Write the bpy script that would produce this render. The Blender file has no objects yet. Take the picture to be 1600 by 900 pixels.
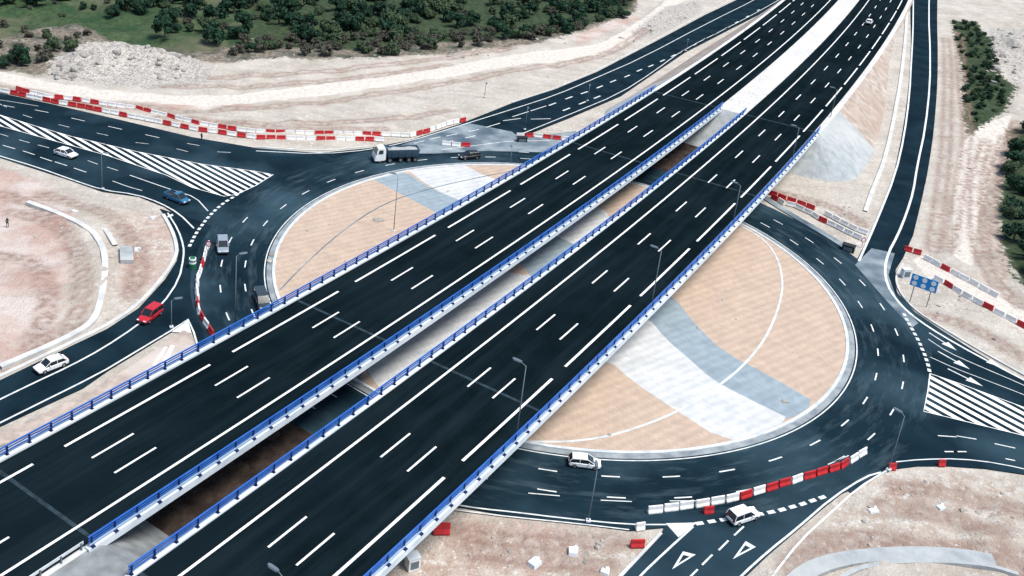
import bpy, bmesh, math, random
import numpy as np
from mathutils import Vector, Matrix
random.seed(7); rng = np.random.default_rng(11)
R_ = math.radians
SC = bpy.context.scene
COL = SC.collection

# ---------------------------------------------------------------- camera
F_, TH, RO, CAMH, SX, SY = 1600.41, 0.364477, 0.101692, 77.3621, -85.869, -227.068
Fv = Vector((0, math.cos(TH), -math.sin(TH))); Rv = Vector((1, 0, 0)); Uv = Rv.cross(Fv)
R2 = Rv * math.cos(RO) + Uv * math.sin(RO); U2 = -Rv * math.sin(RO) + Uv * math.cos(RO)
cd = bpy.data.cameras.new('camera'); cam = bpy.data.objects.new('camera', cd); COL.objects.link(cam)
m = Matrix((R2, U2, -Fv)).transposed().to_4x4(); m.translation = Vector((0, 0, CAMH)); cam.matrix_world = m
cd.sensor_width = 36; cd.lens = 36 * F_ / 1600; cd.shift_x = -SX / 1600; cd.shift_y = SY / 1600
cd.clip_start = 1; cd.clip_end = 20000
SC.camera = cam

# ---------------------------------------------------------------- world, sun, exposure
SUN_EL = R_(65); SUN_H = Vector((0.80, -0.35, 0)).normalized()
w = bpy.data.worlds.new('World'); SC.world = w; w.use_nodes = True
sky = w.node_tree.nodes.new('ShaderNodeTexSky'); sky.sky_type = 'NISHITA'; sky.sun_disc = False
sky.sun_elevation = SUN_EL; sky.sun_rotation = math.atan2(SUN_H.x, SUN_H.y)
bg = w.node_tree.nodes['Background']; bg.inputs['Strength'].default_value = 0.10
w.node_tree.links.new(sky.outputs[0], bg.inputs['Color'])
sl = bpy.data.lights.new('sun', 'SUN'); sl.energy = 3.0; sl.angle = R_(24); sl.color = (1, .955, .885)
so = bpy.data.objects.new('sun', sl); COL.objects.link(so)
sd = SUN_H * math.cos(SUN_EL) + Vector((0, 0, math.sin(SUN_EL)))
so.rotation_euler = sd.to_track_quat('Z', 'Y').to_euler(); so.location = (0, 0, 200)
SC.view_settings.view_transform = 'Standard'; SC.view_settings.look = 'None'
SC.view_settings.gamma = 1; SC.view_settings.use_curve_mapping = False
SC.view_settings.exposure = 0.80

# ---------------------------------------------------------------- coordinates
def G(px, py, z=None):
    """ground point of the photograph's pixel (1600 x 900); z=None follows the rising ground on the right"""
    d = Fv + R2 * ((px - 800 - SX) / F_) - U2 * ((py - 450 - SY) / F_)
    if z is not None:
        t = (z - CAMH) / d.z; return (d.x * t, d.y * t)
    t = -CAMH / d.z
    if Hb(d.x * t, d.y * t) <= 0 and Hb(d.x * t * .97, d.y * t * .97) <= 0: return (d.x * t, d.y * t)
    lo, hi = t * .85, t * 1.001
    for _ in range(40):
        m_ = (lo + hi) / 2
        if CAMH + d.z * m_ > Hb(d.x * m_, d.y * m_): lo = m_
        else: hi = m_
    return (d.x * lo, d.y * lo)
def GP(pts, z=None): return [G(a, b, z) for a, b in pts]
def PR(x, y, z):
    q = Vector((x, y, z - CAMH)); k = q.dot(Fv)
    return (800 + SX + F_ * q.dot(R2) / k, 450 + SY - F_ * q.dot(U2) / k)
PHI, OFF, KAP = 0.992994, 66.84227, 0.000361392
u_ = np.array([math.cos(PHI), math.sin(PHI)]); n_ = np.array([-u_[1], u_[0]]); cc_ = n_ * OFF + n_ / KAP
def AR(s, t):
    """motorway coordinates: s along, t to the left of the left carriageway's inner line"""
    a = s * KAP; p = cc_ + (1 / KAP - t) * (u_ * math.sin(a) - n_ * math.cos(a)); return (float(p[0]), float(p[1]))
def ST(x, y):
    v = np.array([x, y]) - cc_; r = np.hypot(*v); return (math.atan2(v @ u_, -(v @ n_)) / KAP, 1 / KAP - r)
H = 7.0
def sst(a, b, x): k = min(1, max(0, (x - a) / (b - a))); return k * k * (3 - 2 * k)
def Hb(x, y):
    """the natural ground climbs to the motorway's level on its right side, beyond the far end of the bridges"""
    if y < 190 or x < 40: return 0.0
    s, t = ST(x, y)
    if t > 0: return 0.0
    return 6.3 * sst(226, 345, s) * (1 - sst(-190, -70, -t) * 0) * (1 - sst(75, 190, -t)) * (1 - .0 * s)
ICX, ICY, IR = 18.151, 148.143, 45.47
S0, S1 = 45.5, 219.5            # bridge ends

# ---------------------------------------------------------------- helpers
def tag(o, label=None, cat=None, group=None, kind=None):
    for k, v in (('label', label), ('category', cat), ('group', group), ('kind', kind)):
        if v: o[k] = v
    return o
def link(name, me, mats=None, parent=None, loc=None):
    o = bpy.data.objects.new(name, me); COL.objects.link(o)
    if mats is not None:
        for mm in (mats if isinstance(mats, (list, tuple)) else [mats]): me.materials.append(mm)
    if parent: o.parent = parent
    if loc: o.location = loc
    return o
def empty(name, loc=(0, 0, 0), rz=0):
    o = bpy.data.objects.new(name, None); COL.objects.link(o); o.location = loc; o.rotation_euler[2] = rz
    o.empty_display_size = .5; return o
def children(o): return [c for c in bpy.data.objects if c.parent == o]
def copy_tree(o, parent=None, kids=None):
    c = o.copy(); COL.objects.link(c); c.parent = parent
    for ch in (kids if kids is not None else list(o.children)): copy_tree(ch, c)
    return c
class MB:
    def __init__(s): s.v = []; s.f = []; s.m = []
    def add(s, v, f, mi=0):
        b = len(s.v); s.v += [tuple(x) for x in v]; s.f += [tuple(b + i for i in q) for q in f]; s.m += [mi] * len(f)
    def box(s, c, d, rz=0, mi=0, taper=1.0):
        x, y, z = (k / 2 for k in d); cs, sn = math.cos(rz), math.sin(rz); V = []
        for zz, tp in ((-z, 1), (z, taper)):
            for a, b in ((-x, -y), (x, -y), (x, y), (-x, y)):
                a *= tp; b *= tp; V.append((c[0] + a * cs - b * sn, c[1] + a * sn + b * cs, c[2] + zz))
        s.add(V, [(3, 2, 1, 0), (4, 5, 6, 7), (0, 1, 5, 4), (1, 2, 6, 5), (2, 3, 7, 6), (3, 0, 4, 7)], mi)
    def loft(s, rings, cap=True, mi=0, close=True):
        n = len(rings[0]); V = [p for r in rings for p in r]; Fc = []
        for i in range(len(rings) - 1):
            for j in range(n if close else n - 1):
                k = (j + 1) % n; Fc.append((i * n + j, i * n + k, (i + 1) * n + k, (i + 1) * n + j))
        if cap: Fc.append(tuple(range(n))[::-1]); Fc.append(tuple((len(rings) - 1) * n + j for j in range(n)))
        s.add(V, Fc, mi)
    def tube(s, p, q, r0, r1=None, n=8, mi=0):
        r1 = r0 if r1 is None else r1; p, q = Vector(p), Vector(q); d = (q - p).normalized()
        a = d.orthogonal().normalized(); b = d.cross(a)
        s.loft([[c + (a * math.cos(2 * math.pi * i / n) + b * math.sin(2 * math.pi * i / n)) * r for i in range(n)] for c, r in ((p, r0), (q, r1))], mi=mi)
    def build(s, name, mats, parent=None, smooth=False, bevel=0, loc=None):
        me = bpy.data.meshes.new(name); me.from_pydata(s.v, [], s.f); me.update()
        me.polygons.foreach_set('material_index', s.m)
        bm = bmesh.new(); bm.from_mesh(me); bmesh.ops.recalc_face_normals(bm, faces=bm.faces)
        if bevel: bmesh.ops.bevel(bm, geom=list(bm.edges), offset=bevel, segments=2, affect='EDGES', profile=.5)
        bm.to_mesh(me); bm.free()
        if smooth: me.polygons.foreach_set('use_smooth', [True] * len(me.polygons))
        return link(name, me, mats, parent, loc)

# ---------------------------------------------------------------- materials
def mat(name, base, rough=.8, metal=0, c2=None, scale=1., bump=0, detail=6, c3=None, s3=.05, spec=.3, dist=.05, lo=.35, hi=.65):
    m = bpy.data.materials.new(name); m.use_nodes = True; nt = m.node_tree; N = nt.nodes; L = nt.links
    b = N['Principled BSDF']; b.inputs['Roughness'].default_value = rough; b.inputs['Metallic'].default_value = metal
    b.inputs['Specular IOR Level'].default_value = spec
    b.inputs['Base Color'].default_value = (*base, 1)
    geo = N.new('ShaderNodeNewGeometry')
    cur = None
    def noise(sc, det=6):
        t = N.new('ShaderNodeTexNoise'); t.inputs['Scale'].default_value = sc; t.inputs['Detail'].default_value = det
        L.new(geo.outputs['Position'], t.inputs['Vector']); return t
    def ramp(t, a, c):
        r = N.new('ShaderNodeMapRange'); r.inputs[1].default_value = a; r.inputs[2].default_value = c; L.new(t.outputs[0], r.inputs[0]); return r
    if c2:
        r = ramp(noise(scale, detail), lo, hi); mx = N.new('ShaderNodeMix'); mx.data_type = 'RGBA'
        L.new(r.outputs[0], mx.inputs[0]); mx.inputs[6].default_value = (*base, 1); mx.inputs[7].default_value = (*c2, 1); cur = mx.outputs[2]
    if c3:
        r = ramp(noise(s3, 5), .45, .7); mx = N.new('ShaderNodeMix'); mx.data_type = 'RGBA'
        L.new(r.outputs[0], mx.inputs[0]); mx.inputs[7].default_value = (*c3, 1)
        if cur: L.new(cur, mx.inputs[6])
        else: mx.inputs[6].default_value = (*base, 1)
        cur = mx.outputs[2]
    if cur: L.new(cur, b.inputs['Base Color'])
    if bump:
        bn = N.new('ShaderNodeBump'); bn.inputs['Strength'].default_value = bump; bn.inputs['Distance'].default_value = dist
        L.new(noise(scale * 3, 4).outputs[0], bn.inputs['Height']); L.new(bn.outputs[0], b.inputs['Normal'])
    return m
M = {}
M['asphalt_new'] = mat('asphalt_new', (.0030, .0068, .0092), .9, c2=(.0046, .0096, .0130), scale=.25, c3=(.0060, .0120, .0160), s3=.04, spec=.0)
M['asphalt'] = mat('asphalt', (.005, .013, .020), .85, c2=(.010, .025, .037), scale=.12, c3=(.034, .066, .088), s3=.05, spec=.01, lo=.3, hi=.7)
M['asphalt_ramp'] = mat('asphalt_ramp', (.005, .013, .020), .85, c2=(.010, .024, .035), scale=.2, spec=.01)
M['asphalt_dusty'] = mat('asphalt_dusty', (.11, .15, .18), .9, c2=(.26, .30, .32), scale=.25, c3=(.05, .08, .11), s3=.12, spec=.15)
M['paint'] = mat('paint', (.80, .80, .76), .7, c2=(.62, .64, .62), scale=.7)
M['paint_hatch'] = mat('paint_hatch', (.80, .80, .76), .7, c2=(.42, .45, .46), scale=.9, lo=.55, hi=.85)
M['paint_mid'] = mat('paint_weathered', (.66, .68, .66), .75, c2=(.36, .42, .44), scale=1.1, lo=.45, hi=.75)
M['paint_worn'] = mat('paint_worn', (.55, .62, .64), .7, c2=(.30, .38, .42), scale=1.5)
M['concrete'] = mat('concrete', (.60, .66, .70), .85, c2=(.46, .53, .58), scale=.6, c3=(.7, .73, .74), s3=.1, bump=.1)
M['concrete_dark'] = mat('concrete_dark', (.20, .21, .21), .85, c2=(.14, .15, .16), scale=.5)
M['paving_blue'] = mat('paving_blue', (.26, .29, .30), .9, c2=(.36, .385, .39), scale=.6, c3=(.43, .44, .43), s3=.09, bump=.6, dist=.15)
M['kerb'] = mat('kerb', (.62, .64, .64), .8, c2=(.42, .47, .50), scale=.8)
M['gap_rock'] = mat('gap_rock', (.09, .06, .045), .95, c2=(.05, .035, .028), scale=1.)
M['gutter'] = mat('gutter', (.16, .19, .21), .9, c2=(.30, .33, .34), scale=.5)
M['ditch'] = mat('ditch', (.44, .45, .44), .85, c2=(.60, .60, .57), scale=.4)
M['gravel'] = mat('gravel', (.60, .59, .57), .95, c2=(.42, .41, .40), scale=1.5, c3=(.68, .67, .66), s3=.1, bump=.5)
M['gravel_lot'] = mat('gravel_lot', (.45, .38, .33), .95, c2=(.30, .25, .22), scale=.8, c3=(.56, .52, .48), s3=.1, bump=.6)
M['brown_soil_painted_shade'] = mat('brown_soil_painted_shade', (.018, .012, .010), .95, c2=(.062, .042, .032), scale=.5, bump=1, dist=.4)  # brown soil, darkened almost to black to carry the shade between the decks
M['rail_blue'] = mat('rail_blue', (.012, .085, .36), .5, c2=(.03, .13, .43), scale=.5, spec=.4)
M['post_blue'] = mat('post_blue', (.004, .012, .075), .5, spec=.4)
M['mesh_steel'] = mat('mesh_steel', (.35, .48, .62), .5)
M['steel'] = mat('galvanised_steel', (.14, .18, .21), .5, metal=.3)
M['lamp_glass'] = mat('lamp_glass', (.55, .6, .62), .3)
M['bar_white'] = mat('barrier_white', (.80, .80, .78), .5, c2=(.66, .66, .64), scale=1.2)
M['bar_red'] = mat('barrier_red', (.50, .022, .025), .5, c2=(.36, .02, .025), scale=1.2)
M['glass'] = mat('car_glass', (.012, .018, .025), .08, spec=.6)
M['tyre'] = mat('tyre', (.012, .012, .013), .9)
M['rim'] = mat('rim', (.30, .31, .32), .35, metal=.6)
M['plastic'] = mat('dark_plastic', (.02, .022, .025), .6)
M['hl'] = mat('headlight_lens', (.75, .78, .8), .15)
M['tl'] = mat('taillight_lens', (.35, .01, .01), .2)
for nme, c in (('white', (.78, .80, .80)), ('grey', (.22, .27, .31)), ('red', (.42, .018, .028)), ('black', (.010, .012, .014)), ('blue', (.03, .13, .24)), ('dark', (.03, .045, .055)), ('tipper', (.035, .075, .11))):
    M['car_' + nme] = mat('car_paint_' + nme, c, .3, spec=.5)
M['load'] = mat('sand_load', (.36, .38, .38), .95, c2=(.26, .28, .29), scale=3, bump=.5)
M['bark'] = mat('bark', (.06, .045, .035), .9, c2=(.10, .08, .06), scale=3)
M['leaf_a'] = mat('foliage_dark_green', (.012, .036, .022), .85, c2=(.028, .062, .036), scale=.9, spec=.1)
M['leaf_b'] = mat('foliage_olive', (.038, .066, .036), .85, c2=(.075, .105, .058), scale=.9, spec=.1)
M['leaf_c'] = mat('foliage_grey_brown', (.060, .062, .048), .9, c2=(.10, .098, .078), scale=.9, spec=.1)
M['rock'] = mat('limestone', (.40, .38, .345), .95, c2=(.23, .215, .195), scale=.8, bump=.5, dist=.2)
M['blue_sign'] = mat('blue_sign', (.02, .26, .62), .4)
M['sign_white'] = mat('sign_white', (.82, .84, .84), .4)
M['green'] = mat('green_plastic', (.01, .13, .06), .5)
M['skin'] = mat('skin', (.35, .2, .14), .7)
M['cloth_dark'] = mat('dark_cloth', (.015, .018, .02), .9)
def streaks(name, src, centre, col, across, along_, lo, hi, amt):
    """tyre-polished, dusty bands that follow the carriageway round the given centre"""
    m = M[src].copy(); m.name = name; nt = m.node_tree; N = nt.nodes; L = nt.links; bs = N['Principled BSDF']; cur = bs.inputs['Base Color'].links[0].from_socket
    geo = N.new('ShaderNodeNewGeometry'); sub = N.new('ShaderNodeVectorMath'); sub.operation = 'SUBTRACT'; L.new(geo.outputs['Position'], sub.inputs[0]); sub.inputs[1].default_value = (centre[0], centre[1], 0)
    sx = N.new('ShaderNodeSeparateXYZ'); L.new(sub.outputs[0], sx.inputs[0])
    def mth(op, a, b=None):
        q = N.new('ShaderNodeMath'); q.operation = op
        for i, v in enumerate((a, b)):
            if v is None: continue
            if isinstance(v, (int, float)): q.inputs[i].default_value = v
            else: L.new(v, q.inputs[i])
        return q.outputs[0]
    r = mth('SQRT', mth('ADD', mth('MULTIPLY', sx.outputs[0], sx.outputs[0]), mth('MULTIPLY', sx.outputs[1], sx.outputs[1])))
    a = mth('ARCTAN2', sx.outputs[1], sx.outputs[0]); cb = N.new('ShaderNodeCombineXYZ'); L.new(mth('MULTIPLY', r, across), cb.inputs[0]); L.new(mth('MULTIPLY', a, along_), cb.inputs[1])
    t = N.new('ShaderNodeTexNoise'); t.inputs['Scale'].default_value = 1; t.inputs['Detail'].default_value = 5; t.inputs['Roughness'].default_value = .65; L.new(cb.outputs[0], t.inputs['Vector'])
    mr = N.new('ShaderNodeMapRange'); mr.inputs[1].default_value = lo; mr.inputs[2].default_value = hi; mr.inputs[4].default_value = amt; L.new(t.outputs[0], mr.inputs[0])
    mx = N.new('ShaderNodeMix'); mx.data_type = 'RGBA'; L.new(mr.outputs[0], mx.inputs[0]); L.new(cur, mx.inputs[6]); mx.inputs[7].default_value = (*col, 1); L.new(mx.outputs[2], bs.inputs['Base Color']); return m
M['asphalt_ring'] = streaks('asphalt_ring', 'asphalt', (ICX, ICY), (.075, .115, .135), .75, 7, .5, .78, .55)
M['asphalt_deck'] = streaks('asphalt_deck', 'asphalt_new', cc_, (.016, .028, .035), .55, 90, .45, .75, .45)
def paver(name, a, b, ang=0.0):
    m = mat(name, a, .9, c2=b, scale=.35, detail=8, lo=.3, hi=.7); nt = m.node_tree; N = nt.nodes; L = nt.links; bs = N['Principled BSDF']
    src = bs.inputs['Base Color'].links[0].from_socket
    geo = N.new('ShaderNodeNewGeometry'); mp = N.new('ShaderNodeMapping'); mp.inputs['Rotation'].default_value = (0, 0, ang)
    L.new(geo.outputs['Position'], mp.inputs['Vector'])
    wv = N.new('ShaderNodeTexWave'); wv.wave_type = 'BANDS'; wv.inputs['Scale'].default_value = .22; wv.inputs['Distortion'].default_value = 1.2; wv.inputs['Detail'].default_value = 3; wv.inputs['Detail Scale'].default_value = 2.5
    L.new(mp.outputs[0], wv.inputs['Vector'])
    br = N.new('ShaderNodeTexBrick'); br.inputs['Scale'].default_value = 1.; br.inputs['Brick Width'].default_value = .8; br.inputs['Row Height'].default_value = .4; br.inputs['Mortar Size'].default_value = .03
    br.inputs['Color1'].default_value = (1, 1, 1, 1); br.inputs['Color2'].default_value = (.88, .88, .88, 1); br.inputs['Mortar'].default_value = (.8, .8, .8, 1)
    L.new(mp.outputs[0], br.inputs['Vector'])
    mr = N.new('ShaderNodeMapRange'); mr.inputs[3].default_value = .93; mr.inputs[4].default_value = 1.03; L.new(wv.outputs['Fac'], mr.inputs[0])
    m1 = N.new('ShaderNodeMix'); m1.data_type = 'RGBA'; m1.blend_type = 'MULTIPLY'; m1.inputs[0].default_value = 1; L.new(src, m1.inputs[6]); L.new(br.outputs[0], m1.inputs[7])
    m2 = N.new('ShaderNodeVectorMath'); m2.operation = 'SCALE'; L.new(m1.outputs[2], m2.inputs[0]); L.new(mr.outputs[0], m2.inputs['Scale'])
    L.new(m2.outputs[0], bs.inputs['Base Color']); return m
M['pav_salmon'] = paver('paver_salmon', (.51, .395, .305), (.43, .335, .265), .9)
M['pav_white'] = paver('paver_white', (.60, .61, .60), (.48, .50, .51), .9)
M['pav_blue'] = paver('paver_blue_grey', (.30, .37, .41), (.23, .29, .33), .9)

# ground material: attributes grass / red / pale / scrub
def ground_mat():
    m = bpy.data.materials.new('terrain'); m.use_nodes = True; nt = m.node_tree; N = nt.nodes; L = nt.links; b = N['Principled BSDF']
    b.inputs['Roughness'].default_value = .95; b.inputs['Specular IOR Level'].default_value = .1
    geo = N.new('ShaderNodeNewGeometry')
    def noise(sc, det=8, rough=.6, stretch=None):
        t = N.new('ShaderNodeTexNoise'); t.inputs['Scale'].default_value = sc; t.inputs['Detail'].default_value = det; t.inputs['Roughness'].default_value = rough
        if stretch:
            mp = N.new('ShaderNodeMapping'); mp.inputs['Rotation'].default_value = (0, 0, stretch[0]); mp.inputs['Scale'].default_value = (stretch[1], 1, 1)
            L.new(geo.outputs['Position'], mp.inputs['Vector']); L.new(mp.outputs[0], t.inputs['Vector'])
        else: L.new(geo.outputs['Position'], t.inputs['Vector'])
        return t.outputs[0]
    def rng_(x, a, c, lo=0, hi=1):
        r = N.new('ShaderNodeMapRange'); r.inputs[1].default_value = a; r.inputs[2].default_value = c; r.inputs[3].default_value = lo; r.inputs[4].default_value = hi; L.new(x, r.inputs[0]); return r.outputs[0]
    def mix(f, a, c):
        x = N.new('ShaderNodeMix'); x.data_type = 'RGBA'; L.new(f, x.inputs[0])
        for k, q in ((6, a), (7, c)):
            if isinstance(q, tuple): x.inputs[k].default_value = (*q, 1)
            else: L.new(q, x.inputs[k])
        return x.outputs[2]
    def attr(n): a = N.new('ShaderNodeAttribute'); a.attribute_name = n; return a.outputs['Fac']
    def add(a, c, op='ADD'):
        x = N.new('ShaderNodeMath'); x.operation = op
        for k, q in ((0, a), (1, c)):
            if isinstance(q, (int, float)): x.inputs[k].default_value = q
            else: L.new(q, x.inputs[k])
        return x.outputs[0]
    n1 = noise(.12); n2 = noise(.9); n3 = noise(4., 4); n4 = noise(.035, 4); st = noise(.5, 6, .6, (.2, .12))
    beige = mix(rng_(n1, .35, .65), (.385, .35, .30), (.50, .465, .41))
    beige = mix(rng_(st, .50, .85), beige, (.31, .27, .235))
    beige = mix(rng_(n2, .55, .75), beige, (.60, .57, .54))
    beige = mix(rng_(n3, .62, .78), beige, (.28, .25, .23))
    red = mix(rng_(n1, .4, .6), (.42, .31, .265), (.52, .46, .42)); red = mix(rng_(n3, .58, .75), red, (.30, .20, .17))
    c = mix(rng_(add(attr('red'), rng_(n2, .3, .7, -.35, .35)), .35, .65), beige, red)
    pale = mix(rng_(n2, .4, .7), (.62, .58, .52), (.48, .43, .38))
    c = mix(rng_(add(attr('pale'), rng_(n2, .3, .7, -.12, .12)), .4, .6), c, pale)
    grass = mix(rng_(n1, .38, .62), (.024, .066, .028), (.062, .100, .045)); grass = mix(rng_(n2, .42, .72), grass, (.026, .036, .022)); grass = mix(rng_(n4, .48, .66), grass, (.14, .135, .09))
    grass = mix(rng_(n3, .6, .75), grass, (.11, .12, .08))
    scr = mix(rng_(n2, .4, .62), (.10, .088, .068), (.27, .235, .195)); scr = mix(rng_(n1, .48, .62), scr, (.048, .062, .042)); scr = mix(rng_(n3, .58, .72), scr, (.36, .33, .29))
    c = mix(rng_(add(attr('scrub'), rng_(n2, .3, .7, -.4, .4)), .38, .62), c, scr)
    c = mix(rng_(add(attr('grass'), rng_(n2, .3, .7, -.4, .4)), .38, .62), c, grass)
    wood = mix(rng_(n2, .4, .65), (.026, .048, .024), (.060, .078, .044))
    c = mix(rng_(add(attr('wood'), rng_(n2, .3, .7, -.4, .4)), .38, .62), c, wood)
    mt = mix(rng_(noise(.45, 5), .42, .56), (.33, .225, .165), (.47, .43, .37)); mt = mix(rng_(noise(1.3, 4), .56, .64), mt, (.66, .65, .62)); mt = mix(rng_(n3, .56, .7), mt, (.22, .17, .14))
    c = mix(add(attr('mott'), rng_(n1, .3, .7, .25, .8), 'MULTIPLY'), c, mt)
    rk = mix(rng_(n2, .35, .6), (.36, .32, .28), (.54, .515, .47)); rk = mix(rng_(n3, .50, .62), rk, (.20, .195, .185)); rk = mix(rng_(noise(1.7, 6), .54, .66), rk, (.11, .105, .09))
    c = mix(rng_(add(attr('rock'), rng_(n2, .3, .7, -.4, .4)), .38, .62), c, rk)
    c = mix(add(attr('rut'), rng_(n2, .3, .6, .15, .9), 'MULTIPLY'), c, (.24, .16, .13))
    L.new(c, b.inputs['Base Color'])
    bn = N.new('ShaderNodeBump'); bn.inputs['Strength'].default_value = 1.; bn.inputs['Distance'].default_value = .45
    L.new(add(n2, add(n3, .35, 'MULTIPLY')), bn.inputs['Height']); L.new(bn.outputs[0], b.inputs['Normal'])
    return m
M['terrain'] = ground_mat()

# ---------------------------------------------------------------- road outlines (pixels of the photograph on the ground plane)
def circle(cx, cy, r, n=120, a0=0, a1=2 * math.pi): return [(cx + r * math.cos(a0 + (a1 - a0) * i / n), cy + r * math.sin(a0 + (a1 - a0) * i / n)) for i in range(n)]
def smooth(P, it=2, closed=False):
    P = [tuple(p) for p in P]
    for _ in range(it):
        Q = [] if closed else [P[0]]
        for i in range(len(P) if closed else len(P) - 1):
            a, b = P[i], P[(i + 1) % len(P)]
            Q += [(a[0] * .75 + b[0] * .25, a[1] * .75 + b[1] * .25), (a[0] * .25 + b[0] * .75, a[1] * .25 + b[1] * .75)]
        if not closed: Q.append(P[-1])
        P = Q
    return P
ROADS = {
 'ring_road': ('asphalt_ring', circle(ICX, ICY, 57.4)),
 'west_road': ('asphalt', GP([(-700, -40), (-60, 128), (0, 145), (83, 163), (200, 190), (300, 214), (400, 231), (500, 239), (580, 234), (600, 262), (480, 300), (400, 380), (305, 359), (282, 340), (257, 323), (217, 307), (160, 299), (100, 278), (0, 246), (-60, 228), (-700, 55)])),
 'slip_road': ('asphalt_ramp', GP([(250, 326), (264, 345), (276, 372), (280, 390), (276, 408), (258, 436), (217, 481), (167, 514), (110, 541), (0, 594), (-90, 636), (-600, 875), (-600, 931), (-90, 706), (0, 666), (130, 606), (167, 580), (267, 519), (293, 500), (310, 545), (330, 600), (480, 560), (400, 380), (310, 345)])),
 'north_ramp': ('asphalt_ramp', GP([(500, 239), (580, 231), (640, 219), (720, 193), (800, 161), (868, 139), (933, 112), (1033, 60), (1100, 24), (1167, -8), (1225, -42), (1330, -104), (1362, -98), (1270, -30), (1205, 13), (1140, 46), (1070, 82), (970, 150), (890, 184), (806, 217), (840, 240), (700, 262), (560, 262)])),
 'east_ramp': ('asphalt_ramp', GP([(1336, 412), (1368, 350), (1394, 285), (1446, 285), (1442, 305), (1427, 367), (1411, 403), (1400, 420), (1398, 440), (1402, 457), (1430, 490), (1400, 520), (1320, 450), (1290, 390)])),
 'east_road': ('asphalt', GP([(1402, 457), (1430, 488), (1470, 515), (1520, 547), (1570, 577), (1620, 602), (1720, 650), (2200, 880), (2200, 940), (1720, 775), (1600, 741), (1540, 732), (1483, 728), (1433, 728), (1387, 734), (1330, 770), (1250, 700), (1400, 560)])),
 'south_road': ('asphalt', GP([(1387, 734), (1333, 757), (1287, 793), (1200, 867), (1150, 915), (1075, 990), (710, 1345), (550, 1345), (890, 990), (970, 904), (1033, 835), (1038, 824), (983, 829), (900, 817), (800, 806), (717, 792), (650, 787), (650, 740), (1000, 760), (1200, 730)])),
}
ISLAND_LAND = {}

# ---------------------------------------------------------------- terrain
def edges_dist(X, Y, poly):
    d = np.full(X.shape, 1e9); ins = np.zeros(X.shape, bool); n = len(poly)
    for i in range(n):
        (x0, y0), (x1, y1) = poly[i], poly[(i + 1) % n]
        dx, dy = x1 - x0, y1 - y0; L2 = dx * dx + dy * dy + 1e-9
        t = np.clip(((X - x0) * dx + (Y - y0) * dy) / L2, 0, 1)
        d = np.minimum(d, np.hypot(X - x0 - t * dx, Y - y0 - t * dy))
        if abs(dy) > 1e-9: ins ^= ((y0 > Y) != (y1 > Y)) & (X < dx * (Y - y0) / dy + x0)
    return np.where(ins, -d, d)
def vnoise(X, Y, sc, seed):
    g = np.random.default_rng(seed).random((256, 256)); x = X / sc + 1000; y = Y / sc + 1000
    xi = np.floor(x).astype(int); yi = np.floor(y).astype(int); fx = x - xi; fy = y - yi
    fx = fx * fx * (3 - 2 * fx); fy = fy * fy * (3 - 2 * fy); a = lambda i, j: g[(xi + i) % 256, (yi + j) % 256]
    return (a(0, 0) * (1 - fx) + a(1, 0) * fx) * (1 - fy) + (a(0, 1) * (1 - fx) + a(1, 1) * fx) * fy
def axis(a, b, step):
    core = list(np.arange(a, b, step)); k = step; x = core[-1]; hi = []
    while x < 6000: k *= 1.25; x += k; hi.append(x)
    k = step; x = core[0]; lo = []
    while x > -6000: k *= 1.25; x -= k; lo.append(x)
    return np.array(lo[::-1] + core + hi)
xs = axis(-135, 250, .85); ys = axis(70, 440, .85)
X, Y = np.meshgrid(xs, ys); Xf, Yf = X.ravel(), Y.ravel()
near = (Xf > -260) & (Xf < 420) & (Yf > 20) & (Yf < 700)
xn, yn = Xf[near], Yf[near]
dr = np.full(xn.shape, 1e9)
UPR = GP([(1393, 300), (1397, 273), (1410, 212), (1419, 150), (1423, 90), (1423, 27), (1421, -42), (1466, -42), (1464, 27), (1465, 133), (1459, 210), (1446, 300)])
for k, (mm, P) in [*ROADS.items(), ('up', (0, UPR))]: dr = np.minimum(dr, edges_dist(xn, yn, P))
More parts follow.
